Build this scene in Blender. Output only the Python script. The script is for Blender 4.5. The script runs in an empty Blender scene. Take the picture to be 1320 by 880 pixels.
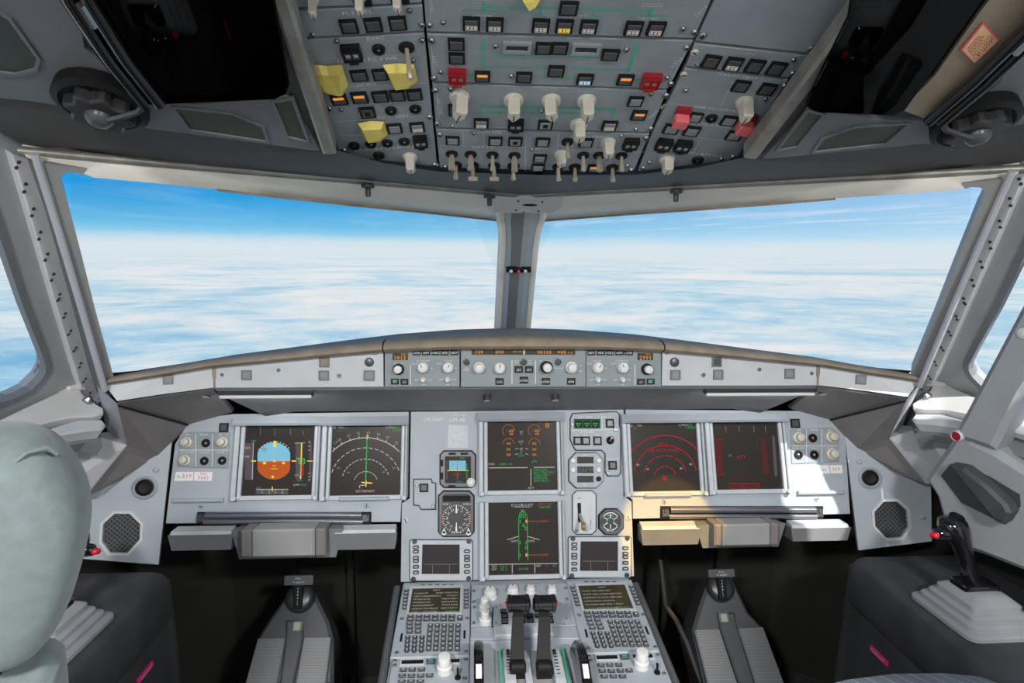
import bpy, math, random
from math import sin, cos, tan, pi, radians
from mathutils import Vector, Matrix
from mathutils.geometry import tessellate_polygon
random.seed(7)
SC = bpy.context.scene
COL = SC.collection
# ------------------------------------------------------------------ camera
FPX, YAW, PITCH, ROLL = 800.0, 0.0602, 0.12908, -0.00803
CAM = Vector((-0.10416, -1.43032, 0.38276))
_f = Vector((sin(YAW) * cos(PITCH), cos(YAW) * cos(PITCH), -sin(PITCH)))
_r = Vector((cos(YAW), -sin(YAW), 0))
_d = _f.cross(_r)
RT = _r * cos(ROLL) + _d * sin(ROLL)
DN = _d * cos(ROLL) - _r * sin(ROLL)
FW = _f
cd = bpy.data.cameras.new('camera')
cd.sensor_width = 36.0
cd.lens = FPX / 1320 * 36.0
cd.clip_start = 0.02
cd.clip_end = 200
cam = bpy.data.objects.new('camera', cd)
COL.objects.link(cam)
M = Matrix.Identity(4)
for i in range(3):
    M[i][0] = RT[i]; M[i][1] = -DN[i]; M[i][2] = -FW[i]; M[i][3] = CAM[i]
cam.matrix_world = M
SC.camera = cam
# ------------------------------------------------------------------ colour management
SC.view_settings.view_transform = 'Standard'
SC.view_settings.look = 'None'
SC.view_settings.gamma = 1.0
SC.view_settings.use_curve_mapping = False
SC.view_settings.exposure = 0.0
# ------------------------------------------------------------------ sky: blue air over a broken cloud deck, sun on the right
_az, _el = radians(20.5), radians(44.5)
SUN_DIR = Vector((sin(_az) * cos(_el), -cos(_az) * cos(_el), sin(_el)))
def build_world():
    w = bpy.data.worlds.new('sky'); SC.world = w
    w.use_nodes = True
    nt = w.node_tree; nt.nodes.clear()
    N = lambda t: nt.nodes.new(t)
    L = nt.links.new
    tc = N('ShaderNodeTexCoord')
    sep = N('ShaderNodeSeparateXYZ'); L(tc.outputs['Generated'], sep.inputs[0])
    def math_(op, a, b=None, clamp=False):
        n = N('ShaderNodeMath'); n.operation = op; n.use_clamp = clamp
        for i, x in enumerate((a, b)):
            if x is None: continue
            if hasattr(x, 'node'): L(x, n.inputs[i])
            else: n.inputs[i].default_value = x
        return n.outputs[0]
    def comb(x, y, z):
        n = N('ShaderNodeCombineXYZ')
        for i, q in enumerate((x, y, z)):
            if hasattr(q, 'node'): L(q, n.inputs[i])
            else: n.inputs[i].default_value = q
        return n.outputs[0]
    def ramp(fac, stops):
        n = N('ShaderNodeValToRGB'); L(fac, n.inputs[0])
        e = n.color_ramp.elements
        while len(e) < len(stops): e.new(0.5)
        for k, (p, c) in zip(e, stops):
            k.position = p
            k.color = (c, c, c, 1) if isinstance(c, (int, float)) else (*c, 1)
        return n.outputs[0]
    def mix(fac, a, b):
        n = N('ShaderNodeMix'); n.data_type = 'RGBA'
        for s, q in ((0, fac), (6, a), (7, b)):
            if hasattr(q, 'node'): L(q, n.inputs[s])
            elif s == 0: n.inputs[s].default_value = q
            else: n.inputs[s].default_value = (*q, 1)
        return n.outputs[2]
    def noise(vec, scale, detail, rough=0.55, dist=0.0):
        n = N('ShaderNodeTexNoise'); L(vec, n.inputs['Vector'])
        n.inputs['Scale'].default_value = scale; n.inputs['Detail'].default_value = detail
        n.inputs['Roughness'].default_value = rough; n.inputs['Distortion'].default_value = dist
        return n.outputs['Fac']
    X, Y, Z = sep.outputs
    h = math_('SUBTRACT', Z, 0.022)
    # blue air
    sky = ramp(math_('MULTIPLY', h, 3.0), [(0.0, (0.50, 0.78, 0.93)), (0.08, (0.17, 0.55, 0.86)), (0.20, (0.025, 0.36, 0.78)), (0.40, (0.001, 0.25, 0.68)), (1.0, (0.002, 0.14, 0.42))])
    # towards the sun the air is hazier
    az = math_('ADD', math_('MULTIPLY', X, 0.9), 0.18, True)
    hz = math_('MULTIPLY', az, ramp(math_('MULTIPLY', h, 3.0), [(0.0, 1.0), (0.35, 0.85), (1.0, 0.3)]))
    sky = mix(math_('MULTIPLY', hz, 0.75), sky, (0.70, 0.86, 1.0))
    # high streaks
    ha = math_('MAXIMUM', h, 0.012)
    ps = comb(math_('DIVIDE', X, ha), math_('DIVIDE', math_('MULTIPLY', Y, 0.35), ha), 0.0)
    st = noise(ps, 0.35, 6, 0.6, 0.4)
    stf = ramp(st, [(0.50, 0.0), (0.72, 1.0)])
    fade = ramp(math_('MULTIPLY', h, 4.0), [(0.05, 0.0), (0.14, 0.9), (0.5, 0.75), (1.0, 0.2)])
    sf = math_('MULTIPLY', math_('MULTIPLY', stf, fade), math_('ADD', math_('MULTIPLY', az, 0.9), 0.12, True))
    sky = mix(sf, sky, (0.95, 0.95, 0.98))
    # cloud deck
    hb = math_('MAXIMUM', math_('MULTIPLY', h, -1.0), 0.006)
    pd = comb(math_('DIVIDE', X, hb), math_('DIVIDE', Y, hb), 0.0)
    n1 = noise(pd, 0.15, 9, 0.58, 0.8)
    n2 = noise(pd, 1.0, 10, 0.68, 0.4)
    cl = math_('ADD', math_('MULTIPLY', n1, 0.62), math_('MULTIPLY', n2, 0.38))
    nb = ramp(cl, [(0.38, (0.13, 0.42, 0.72)), (0.445, (0.36, 0.62, 0.83)), (0.495, (0.64, 0.78, 0.87)), (0.55, (0.90, 0.87, 0.86)), (0.66, (1.02, 0.97, 0.94))])
    far = ramp(cl, [(0.40, (0.52, 0.73, 0.86)), (0.50, (0.72, 0.82, 0.89)), (0.60, (0.86, 0.87, 0.90))])
    dk = mix(ramp(math_('MULTIPLY', hb, 4.0), [(0.10, 0.0), (0.75, 1.0)]), far, nb)
    dk = mix(ramp(math_('MULTIPLY', hb, 4.0), [(0.03, 1.0), (0.14, 0.0)]), dk, (0.76, 0.84, 0.90))
    e2 = noise(comb(math_('MULTIPLY', X, 6.0), math_('MULTIPLY', Y, 6.0), math_('MULTIPLY', Z, 60.0)), 1.0, 6)
    edge = ramp(math_('ADD', math_('MULTIPLY', h, 30.0), math_('MULTIPLY', e2, 0.5)), [(0.15, 0.0), (0.75, 1.0)])
    col = mix(edge, dk, sky)
    bg = N('ShaderNodeBackground'); L(col, bg.inputs[0]); bg.inputs[1].default_value = 1.0
    out = N('ShaderNodeOutputWorld'); L(bg.outputs[0], out.inputs[0])
build_world()
sl = bpy.data.lights.new('sun', 'SUN'); sl.energy = 7.0; sl.angle = radians(0.6); sl.color = (1.0, 0.96, 0.90)
so = bpy.data.objects.new('sun', sl); COL.objects.link(so)
so.rotation_euler = SUN_DIR.to_track_quat('Z', 'Y').to_euler()
DOME_FILL_W, FLOOD_W = 28.0, 0.15
# ------------------------------------------------------------------ picture to place
def ray(px, py):
    return RT * ((px - 660) / FPX) + DN * ((py - 440) / FPX) + FW
def at_y(px, py, Y):
    d = ray(px, py); return CAM + d * ((Y - CAM.y) / d.y)
def at_x(px, py, X):
    d = ray(px, py); return CAM + d * ((X - CAM.x) / d.x)
def at_z(px, py, Z):
    d = ray(px, py); return CAM + d * ((Z - CAM.z) / d.z)
class Frame:                      # a panel: local x right, local y up the panel, local z out of it
    def __init__(s, o, u, w):
        u = Vector(u).normalized(); w = Vector(w); w = (w - u * w.dot(u)).normalized(); n = u.cross(w)
        s.M = Matrix.Identity(4)
        for i in range(3):
            s.M[i][0] = u[i]; s.M[i][1] = w[i]; s.M[i][2] = n[i]; s.M[i][3] = o[i]
        s.I = s.M.inverted()
    def uv(s, px, py, h=0.0):
        c = s.I @ CAM; d = s.I.to_3x3() @ ray(px, py)
        t = (h - c.z) / d.z
        return Vector((c.x + d.x * t, c.y + d.y * t))
    def pl(s, pts, h=0.0): return [s.uv(a, b, h) for a, b in pts]
    def rect(s, px, py, wp, hp, h=0.0):
        c = s.uv(px, py, h)
        return c, (s.uv(px + wp / 2, py, h) - s.uv(px - wp / 2, py, h)).length, (s.uv(px, py + hp / 2, h) - s.uv(px, py - hp / 2, h)).length
    def T(s, u, w, z=0.0, rz=0.0): return s.M @ Matrix.Translation((u, w, z)) @ Matrix.Rotation(rz, 4, 'Z')
    def W(s, u, w, z=0.0): return s.M @ Vector((u, w, z))
# ------------------------------------------------------------------ materials
MATS = {}
def mat(name, col, rough=0.5, metal=0.0, var=0.0, vscale=30.0, bump=0.0, bscale=400.0, emis=0.0, coat=0.0, spec=0.5):
    m = bpy.data.materials.new(name); m.use_nodes = True
    nt = m.node_tree; b = nt.nodes['Principled BSDF']
    b.inputs['Base Color'].default_value = (*col, 1); b.inputs['Roughness'].default_value = rough
    b.inputs['Metallic'].default_value = metal; b.inputs['Coat Weight'].default_value = coat
    b.inputs['Specular IOR Level'].default_value = spec
    if emis:
        b.inputs['Base Color'].default_value = (*[c * 0.3 for c in col], 1); b.inputs['Emission Color'].default_value = (*col, 1); b.inputs['Emission Strength'].default_value = emis
    if var or bump:
        tc = nt.nodes.new('ShaderNodeTexCoord')
    if var:
        n = nt.nodes.new('ShaderNodeTexNoise'); n.inputs['Scale'].default_value = vscale; n.inputs['Detail'].default_value = 6
        nt.links.new(tc.outputs['Object'], n.inputs['Vector'])
        r = nt.nodes.new('ShaderNodeValToRGB')
        r.color_ramp.elements[0].position = 0.3; r.color_ramp.elements[1].position = 0.7
        r.color_ramp.elements[0].color = (*[c * (1 - var) for c in col], 1); r.color_ramp.elements[1].color = (*[min(1, c * (1 + var)) for c in col], 1)
        nt.links.new(n.outputs['Fac'], r.inputs[0]); nt.links.new(r.outputs[0], b.inputs['Base Color'])
    if bump:
        n2 = nt.nodes.new('ShaderNodeTexNoise'); n2.inputs['Scale'].default_value = bscale; n2.inputs['Detail'].default_value = 3
        nt.links.new(tc.outputs['Object'], n2.inputs['Vector'])
        bp = nt.nodes.new('ShaderNodeBump'); bp.inputs['Strength'].default_value = bump; bp.inputs['Distance'].default_value = 0.001
        nt.links.new(n2.outputs['Fac'], bp.inputs['Height']); nt.links.new(bp.outputs[0], b.inputs['Normal'])
    MATS[name] = m
    return m
mat('control_grey', (0.27, 0.315, 0.335), 0.42, 0, 0.05, 14, 0.12, 900)
mat('panel_grey', (0.40, 0.445, 0.49), 0.42, 0, 0.05, 14, 0.15, 900)
mat('overhead_grey', (0.30, 0.34, 0.37), 0.42, 0, 0.10, 22, 0.12, 900)
mat('light_grey', (0.60, 0.63, 0.66), 0.45, 0, 0.04, 20)
mat('bezel_grey', (0.52, 0.56, 0.60), 0.35, 0, 0.05, 40)
mat('lavender_grey', (0.52, 0.53, 0.57), 0.5, 0, 0.05, 12, 0.1, 500)
mat('frame_grey', (0.34, 0.34, 0.34), 0.45, 0, 0.06, 12)
mat('pillar_grey', (0.38, 0.40, 0.41), 0.5, 0, 0.06, 10)
mat('rivet_strip_white', (0.85, 0.86, 0.87), 0.45, 0, 0.06, 14)
mat('cream', (0.92, 0.89, 0.80), 0.40, 0, 0.06, 7)
mat('mid_grey', (0.20, 0.21, 0.22), 0.5, 0, 0.08, 16, 0.1, 600)
mat('fairing_grey', (0.22, 0.205, 0.205), 0.5, 0, 0.08, 10, 0.15, 500)
mat('pad_brown', (0.34, 0.275, 0.20), 0.8, 0, 0.18, 24, 0.35, 700)
mat('ceiling_dark', (0.085, 0.083, 0.080), 0.6, 0, 0.12, 9, 0.25, 500)
mat('ceiling_panel', (0.17, 0.18, 0.195), 0.5, 0, 0.1, 8)
mat('console_dark', (0.058, 0.060, 0.066), 0.55, 0, 0.25, 14, 0.4, 300)
mat('console_side', (0.055, 0.057, 0.06), 0.6, 0, 0.2, 8, 0.2, 300)
mat('well_dark', (0.022, 0.022, 0.02), 0.8, 0, 0.2, 6)
mat('black', (0.010, 0.010, 0.011), 0.55, spec=0.25)
mat('gap_black', (0.006, 0.006, 0.006), 0.8)
mat('black_gloss', (0.010, 0.010, 0.012), 0.12, 0, coat=0.6)
mat('button_grey', (0.075, 0.08, 0.082), 0.3)
mat('button_light', (0.27, 0.29, 0.30), 0.35)
mat('key_dark', (0.05, 0.055, 0.06), 0.45)
mat('knob_cream', (0.62, 0.59, 0.50), 0.4, 0, 0.06, 60)
mat('knob_white', (0.80, 0.80, 0.78), 0.35)
mat('metal', (0.55, 0.54, 0.50), 0.28, 1.0)
mat('toggle_metal', (0.52, 0.46, 0.36), 0.32, 0.35)
mat('screw_metal', (0.36, 0.37, 0.38), 0.35, 0.9)
mat('dark_metal', (0.10, 0.105, 0.115), 0.35, 0.6)
mat('rod_metal', (0.22, 0.22, 0.25), 0.3, 0.7)
mat('rail_metal', (0.33, 0.32, 0.29), 0.42, 0.5, 0.25, 26, 0.25, 120)
mat('yellow_tape', (0.80, 0.66, 0.16), 0.5, 0, 0.08, 40)
mat('red_guard', (0.32, 0.012, 0.018), 0.3)
mat('red_cap', (0.80, 0.16, 0.17), 0.45)
mat('red_button', (0.85, 0.02, 0.04), 0.25, coat=0.5)
mat('print_white', (0.80, 0.82, 0.82), 0.6)
mat('print_grey', (0.50, 0.55, 0.58), 0.6)
mat('print_black', (0.02, 0.02, 0.02), 0.6)
mat('print_green', (0.05, 0.52, 0.30), 0.5)
mat('print_red', (0.65, 0.10, 0.16), 0.6)
mat('print_pink', (0.80, 0.04, 0.28), 0.5)
mat('sticker_white', (0.85, 0.84, 0.84), 0.5)
mat('sticker_orange', (0.90, 0.58, 0.32), 0.5)
mat('screen', (0.034, 0.029, 0.026), 0.3, spec=0.12)
mat('screen_dark', (0.045, 0.036, 0.040), 0.3, spec=0.12)
mat('screen_olive', (0.050, 0.042, 0.022), 0.3, spec=0.3)
mat('dial_dark', (0.03, 0.03, 0.032), 0.35)
mat('boot_grey', (0.33, 0.35, 0.37), 0.6, 0, 0.05, 20)
mat('pedal_grey', (0.20, 0.215, 0.24), 0.5, 0, 0.08, 20)
mat('pedal_body', (0.10, 0.105, 0.115), 0.5, 0, 0.12, 14)
mat('white_plastic', (0.85, 0.85, 0.84), 0.35)
mat('sill_white', (0.70, 0.70, 0.69), 0.4, 0, 0.05, 10)
mat('olive_tint', (0.05, 0.06, 0.045), 0.3)
mat('tan_panel', (0.30, 0.25, 0.18), 0.45, 0, 0.15, 9)
mat('pale_green', (0.42, 0.55, 0.36), 0.4)
mat('brown_knob', (0.33, 0.19, 0.07), 0.4)
mat('floor_grey', (0.06, 0.06, 0.062), 0.8, 0, 0.3, 40)
mat('wall_grey', (0.42, 0.43, 0.44), 0.6, 0, 0.05, 6)
mat('lamp_glow', (1.0, 0.96, 0.9), 0.5, emis=3.0)
for n_, c_, e_ in (('glow_white', (0.62, 0.60, 0.55), 0.5), ('glow_green', (0.07, 0.55, 0.13), 0.5), ('glow_amber', (1.0, 0.36, 0.06), 0.75), ('glow_cyan', (0.08, 0.48, 0.44), 0.5),
                   ('glow_red', (0.55, 0.04, 0.05), 0.4), ('glow_magenta', (0.8, 0.2, 0.5), 0.6), ('glow_sky', (0.22, 0.55, 0.72), 0.65), ('glow_ground', (0.50, 0.105, 0.025), 0.7),
                   ('glow_yellow', (0.9, 0.66, 0.1), 0.7), ('glow_tape', (0.16, 0.135, 0.15), 0.35), ('glow_dimred', (0.16, 0.045, 0.05), 0.3), ('glow_blue', (0.45, 0.75, 0.95), 0.8),
                   ('glow_dimgreen', (0.06, 0.30, 0.12), 0.4), ('glow_dimwhite', (0.35, 0.33, 0.30), 0.35), ('glow_orange', (0.50, 0.16, 0.07), 0.4)):
    mat(n_, c_, 0.6, emis=e_, spec=0.0)
def glassmat(name, tint, gloss):
    m = bpy.data.materials.new(name); m.use_nodes = True
    nt = m.node_tree; nt.nodes.clear()
    o = nt.nodes.new('ShaderNodeOutputMaterial'); t = nt.nodes.new('ShaderNodeBsdfTransparent'); g = nt.nodes.new('ShaderNodeBsdfGlossy')
    t.inputs[0].default_value = (*tint, 1); g.inputs[1].default_value = 0.02
    mx = nt.nodes.new('ShaderNodeMixShader'); mx.inputs[0].default_value = gloss
    nt.links.new(t.outputs[0], mx.inputs[1]); nt.links.new(g.outputs[0], mx.inputs[2]); nt.links.new(mx.outputs[0], o.inputs[0])
    MATS[name] = m
glassmat('glass', (0.98, 0.99, 0.99), 0.025)
glassmat('visor_tint', (0.035, 0.032, 0.036), 0.05)
def striped(name, a, b, axis, freq, duty, rough=0.8):
    m = bpy.data.materials.new(name); m.use_nodes = True
    nt = m.node_tree; bs = nt.nodes['Principled BSDF']; bs.inputs['Roughness'].default_value = rough
    tc = nt.nodes.new('ShaderNodeTexCoord'); sp = nt.nodes.new('ShaderNodeSeparateXYZ'); nt.links.new(tc.outputs['Object'], sp.inputs[0])
    mu = nt.nodes.new('ShaderNodeMath'); mu.operation = 'MULTIPLY'; mu.inputs[1].default_value = freq; nt.links.new(sp.outputs[axis], mu.inputs[0])
    fr = nt.nodes.new('ShaderNodeMath'); fr.operation = 'FRACT'; nt.links.new(mu.outputs[0], fr.inputs[0])
    gt = nt.nodes.new('ShaderNodeMath'); gt.operation = 'LESS_THAN'; gt.inputs[1].default_value = duty; nt.links.new(fr.outputs[0], gt.inputs[0])
    mx = nt.nodes.new('ShaderNodeMix'); mx.data_type = 'RGBA'; mx.inputs[6].default_value = (*a, 1); mx.inputs[7].default_value = (*b, 1)
    nt.links.new(gt.outputs[0], mx.inputs[0]); nt.links.new(mx.outputs[2], bs.inputs['Base Color'])
    MATS[name] = m
striped('seat_stripe', (0.24, 0.27, 0.32), (0.36, 0.40, 0.46), 0, 40, 0.18)
mat('seat_cloth', (0.17, 0.215, 0.22), 0.95, 0, 0.10, 60, 0.6, 900)
MATS['seat_cloth'].node_tree.nodes['Principled BSDF'].inputs['Sheen Weight'].default_value = 0.2
# ------------------------------------------------------------------ geometry
TXT = {}
def text_geo(s):
    if s in TXT: return TXT[s]
    c = bpy.data.curves.new('t', 'FONT'); c.body = s; c.resolution_u = 1; c.align_x = 'CENTER'; c.align_y = 'CENTER'
    o = bpy.data.objects.new('t', c); COL.objects.link(o)
    dg = bpy.context.evaluated_depsgraph_get(); dg.update()
    me = o.evaluated_get(dg).to_mesh()
    v = [(q.co.x, q.co.y) for q in me.vertices]; f = [tuple(p.vertices) for p in me.polygons]
    o.evaluated_get(dg).to_mesh_clear()
    bpy.data.objects.remove(o); bpy.data.curves.remove(c)
    if v:
        ys = [q[1] for q in v]; xs = [q[0] for q in v]; cy = (max(ys) + min(ys)) / 2; cx = (max(xs) + min(xs)) / 2; hh = 0.70
        v = [((x - cx) / hh, (y - cy) / hh) for x, y in v]
    TXT[s] = (v, f)
    return TXT[s]
def area2(p): return sum(p[i][0] * p[(i + 1) % len(p)][1] - p[(i + 1) % len(p)][0] * p[i][1] for i in range(len(p)))
def inset(p, d):
    n = len(p); out = []
    for i in range(n):
        a, b, c = Vector(p[i - 1][:2]), Vector(p[i][:2]), Vector(p[(i + 1) % n][:2])
        e1 = (b - a).normalized(); e2 = (c - b).normalized()
        n1 = Vector((-e1.y, e1.x)); n2 = Vector((-e2.y, e2.x))
        k = n1 + n2; l = k.length_squared
        k = n1 if l < 1e-6 else k * (2 / l)
        if k.length > 3: k = k.normalized() * 3
        out.append(b + k * d)
    return out
def rrect(x0, x1, y0, y1, r, n=3):
    p = []
    for cx, cy, a in ((x1 - r, y0 + r, -90), (x1 - r, y1 - r, 0), (x0 + r, y1 - r, 90), (x0 + r, y0 + r, 180)):
        for k in range(n + 1):
            t = radians(a + 90 * k / n); p.append((cx + r * cos(t), cy + r * sin(t)))
    return p
def octa(x0, x1, y0, y1, c): return [(x0 + c, y0), (x1 - c, y0), (x1, y0 + c), (x1, y1 - c), (x1 - c, y1), (x0 + c, y1), (x0, y1 - c), (x0, y0 + c)]
class G:
    def __init__(s): s.v = []; s.f = []; s.m = []; s.x = None
    def add(s, vs, fs, mi=0):
        o = len(s.v)
        s.v += [tuple(s.x @ Vector(q)) if s.x else tuple(q) for q in vs]
        for f in fs: s.f.append(tuple(o + i for i in f)); s.m.append(mi)
        return s
    def box(s, x0, x1, y0, y1, z0, z1, mi=0, ch=0.0):
        return s.prism([(x0, y0), (x1, y0), (x1, y1), (x0, y1)], z0, z1, mi, ch)
    def prism(s, p, z0, z1, mi=0, ch=0.0, mtop=None, bottom=True):
        p = [tuple(q[:2]) for q in p]
        if area2(p) < 0: p = p[::-1]
        n = len(p)
        rings = [[(x, y, z0) for x, y in p]]
        if ch: rings += [[(x, y, z1 - ch) for x, y in p], [(q[0], q[1], z1) for q in inset(p, ch)]]
        else: rings += [[(x, y, z1) for x, y in p]]
        vs = [q for r in rings for q in r]; fs = []
        for k in range(len(rings) - 1):
            for i in range(n): j = (i + 1) % n; fs.append((k * n + i, k * n + j, (k + 1) * n + j, (k + 1) * n + i))
        s.add(vs, fs, mi)
        t = [tuple(range((len(rings) - 1) * n, len(rings) * n))]
        o = len(s.v) - len(vs)
        s.f.append(tuple(o + i for i in t[0])); s.m.append(mi if mtop is None else mtop)
        if bottom: s.f.append(tuple(o + i for i in reversed(range(n)))); s.m.append(mi)
        return s
    def flat(s, p, z, mi=0):
        p = [tuple(q[:2]) for q in p]
        if area2(p) < 0: p = p[::-1]
        return s.add([(x, y, z) for x, y in p], [tuple(range(len(p)))], mi)
    def plate(s, outer, holes, z0, z1, mi=0):
        outer = [tuple(q[:2]) for q in outer]
        if area2(outer) < 0: outer = outer[::-1]
        hs = [[tuple(q[:2]) for q in h] for h in holes]
        hs = [h[::-1] if area2(h) > 0 else h for h in hs]
        loops = [outer] + hs
        flat = [q for l in loops for q in l]
        tris = tessellate_polygon([[Vector((x, y, 0)) for x, y in l] for l in loops])
        n = len(flat); top = []
        for t in tris:
            a, b, c = (flat[i] for i in t)
            top.append(t if area2([a, b, c]) > 0 else t[::-1])
        fs = list(top) + [tuple(n + i for i in t[::-1]) for t in top]
        o = 0
        for l in loops:
            for i in range(len(l)): j = (i + 1) % len(l); fs.append((n + o + i, n + o + j, o + j, o + i))
            o += len(l)
        return s.add([(x, y, z1) for x, y in flat] + [(x, y, z0) for x, y in flat], fs, mi)
    def frame(s, x0, x1, y0, y1, b, z0, z1, mi=0, zi=None):
        bl, br, bb, bt = b if isinstance(b, (tuple, list)) else (b, b, b, b)
        return s.plate([(x0, y0), (x1, y0), (x1, y1), (x0, y1)], [[(x0 + bl, y0 + bb), (x1 - br, y0 + bb), (x1 - br, y1 - bt), (x0 + bl, y1 - bt)]], z0, z1, mi)
    def lathe(s, c, prof, n=16, mi=0, tilt=None):
        vs = []; fs = []
        for r, z in prof:
            for k in range(n): t = 2 * pi * k / n; vs.append(Vector((r * cos(t), r * sin(t), z)))
        if tilt: vs = [tilt @ q for q in vs]
        vs = [(q[0] + c[0], q[1] + c[1], q[2] + (c[2] if len(c) > 2 else 0)) for q in vs]
        for a in range(len(prof) - 1):
            for k in range(n): j = (k + 1) % n; fs.append((a * n + k, a * n + j, (a + 1) * n + j, (a + 1) * n + k))
        fs.append(tuple((len(prof) - 1) * n + k for k in range(n))); fs.append(tuple(reversed(range(n))))
        return s.add(vs, fs, mi)
    def tube(s, pts, r, n=8, mi=0, flat=1.0):
        pts = [Vector(p) for p in pts]; rs = r if isinstance(r, (list, tuple)) else [r] * len(pts)
        vs = []; fs = []
        for i, p in enumerate(pts):
            t = (pts[min(i + 1, len(pts) - 1)] - pts[max(i - 1, 0)]).normalized()
            a = Vector((0, 0, 1)) if abs(t.z) < 0.9 else Vector((1, 0, 0))
            b = t.cross(a).normalized(); c = b.cross(t)
            for k in range(n): q = 2 * pi * k / n; vs.append(p + b * (rs[i] * cos(q)) + c * (rs[i] * flat * sin(q)))
        for i in range(len(pts) - 1):
            for k in range(n): j = (k + 1) % n; fs.append((i * n + k, i * n + j, (i + 1) * n + j, (i + 1) * n + k))
        fs.append(tuple(range(n))[::-1]); fs.append(tuple((len(pts) - 1) * n + k for k in range(n)))
        return s.add(vs, fs, mi)
    def loft(s, rings, mi=0, closed=True, caps=True):
        n = len(rings[0]); vs = [q for r in rings for q in r]; fs = []
        for i in range(len(rings) - 1):
            for k in range(n if closed else n - 1): j = (k + 1) % n; fs.append((i * n + k, i * n + j, (i + 1) * n + j, (i + 1) * n + k))
        if caps and closed: fs.append(tuple(range(n))[::-1]); fs.append(tuple((len(rings) - 1) * n + k for k in range(n)))
        return s.add(vs, fs, mi)
    def slab(s, pts, off, mi=0):            # a polygon in space with real thickness along off
        a = [Vector(p) for p in pts]; o = Vector(off); n = len(a)
        return s.add(a + [p + o for p in a], [tuple(range(n)), tuple(reversed(range(n, 2 * n)))] + [(i, n + i, n + (i + 1) % n, (i + 1) % n) for i in range(n)], mi)
    def text(s, t, x, y, h, z=0.0004, mi=0, rz=0.0, sx=1.0, align=0):
        v, f = text_geo(t)
        if not v: return s
        w = max(q[0] for q in v) * h * sx
        ox = w if align < 0 else (-w if align > 0 else 0)
        c, d = cos(rz), sin(rz)
        return s.add([(x + c * (a * h * sx + ox) - d * b * h, y + d * (a * h * sx + ox) + c * b * h, z) for a, b in v], f, mi)
    def mesh(s, name, mats, smooth=None):
        me = bpy.data.meshes.new(name); me.from_pydata(s.v, [], s.f)
        for m in mats: me.materials.append(MATS[m])
        me.polygons.foreach_set('material_index', s.m)
        me.validate()
        import bmesh
        if smooth:
            bm = bmesh.new(); bm.from_mesh(me); bmesh.ops.recalc_face_normals(bm, faces=bm.faces); bm.to_mesh(me); bm.free()
            me.shade_smooth(); me.set_sharp_from_angle(angle=radians(smooth))
        me.update()
        return me
WM = {}
STUFFY = {'lettering', 'symbology', 'digits', 'markings', 'legend', 'triangles', 'scale_marks', 'indicator_slots', 'rim_seam', 'bezel_gap', 'rim_mark', 'ribs', 'recess'}
def link(name, data, Mw, parent=None):
    o = bpy.data.objects.new(name, data); COL.objects.link(o)
    if parent is not None: o.parent = parent; o.matrix_basis = WM[parent.name].inverted() @ Mw
    else: o.matrix_basis = Mw
    WM[o.name] = Mw.copy()
    return o
I4 = Matrix.Identity(4)
def thing(name, label, cat, Mw=I4, group=None):
    o = link(name, None, Mw); o.empty_display_size = 0.02
    o['label'] = label; o['category'] = cat
    if group: o['group'] = group
    return o
def tag(o, label, cat, group=None):
    o['label'] = label; o['category'] = cat
    if group: o['group'] = group
    return o
def part(name, g, mats, parent, Mw=I4, smooth=None, stuff=False):
    me = g.mesh(name, mats if isinstance(mats, (list, tuple)) else [mats], smooth) if isinstance(g, G) else g
    o = link(name, me, Mw, parent)
    if stuff or name in STUFFY: o['kind'] = 'stuff'
    return o
def struct(name, g, mats, Mw=I4, smooth=None, parent=None):
    o = part(name, g, mats, parent, Mw, smooth)
    if parent is None: o['kind'] = 'structure'
    return o
MC = {}
def cached(key, fn, mats, smooth=None):
    if key not in MC: g = G(); fn(g); MC[key] = g.mesh(key[0] if isinstance(key, tuple) else key, mats, smooth)
    return MC[key]
class Draw:                       # flat print or symbology laid on a panel, given in picture pixels of that panel
    def __init__(s, fr, z): s.fr = fr; s.z = z; s.g = G(); s.names = []
    def mi(s, n):
        if n not in s.names: s.names.append(n)
        return s.names.index(n)
    def sc(s, px, py): return (s.fr.uv(px, py - 1, s.z) - s.fr.uv(px, py + 1, s.z)).length / 2
    def p(s, a): return s.fr.uv(a[0], a[1], s.z)
    def line(s, a, b, w, m):
        A, B = s.p(a), s.p(b); d = (B - A)
        if d.length < 1e-7: return
        k = w * s.sc(*a) / 2; n = Vector((-d.y, d.x)).normalized() * k
        s.g.flat([A + n, B + n, B - n, A - n], s.z, s.mi(m))
    def path(s, pts, w, m):
        for a, b in zip(pts, pts[1:]): s.line(a, b, w, m)
    def poly(s, pts, m, dz=0.0): s.g.flat([s.p(a) for a in pts], s.z + dz, s.mi(m))
    def rect(s, x0, y0, x1, y1, m, dz=0.0): s.poly([(x0, y0), (x1, y0), (x1, y1), (x0, y1)], m, dz)
    def box(s, x0, y0, x1, y1, w, m): s.path([(x0, y0), (x1, y0), (x1, y1), (x0, y1), (x0, y0)], w, m)
    def arc(s, cx, cy, r, a0, a1, w, m, dash=0, n=28, ry=None):
        ry = ry or r
        P = [(cx + r * sin(radians(a0 + (a1 - a0) * k / n)), cy - ry * cos(radians(a0 + (a1 - a0) * k / n))) for k in range(n + 1)]
        for k in range(n):
            if dash and k % dash == dash - 1: continue
            s.line(P[k], P[k + 1], w, m)
    def text(s, t, px, py, h, m, align=0, sx=1.0, rz=0.0, dz=0.0):
        q = s.p((px, py)); s.g.text(t, q.x, q.y, h * s.sc(px, py), s.z + dz, s.mi(m), rz, sx, align)
    def build(s, name, parent, stuff=False):
        if s.g.v: return part(name, s.g, s.names, parent, s.fr.M, None, stuff)
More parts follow.
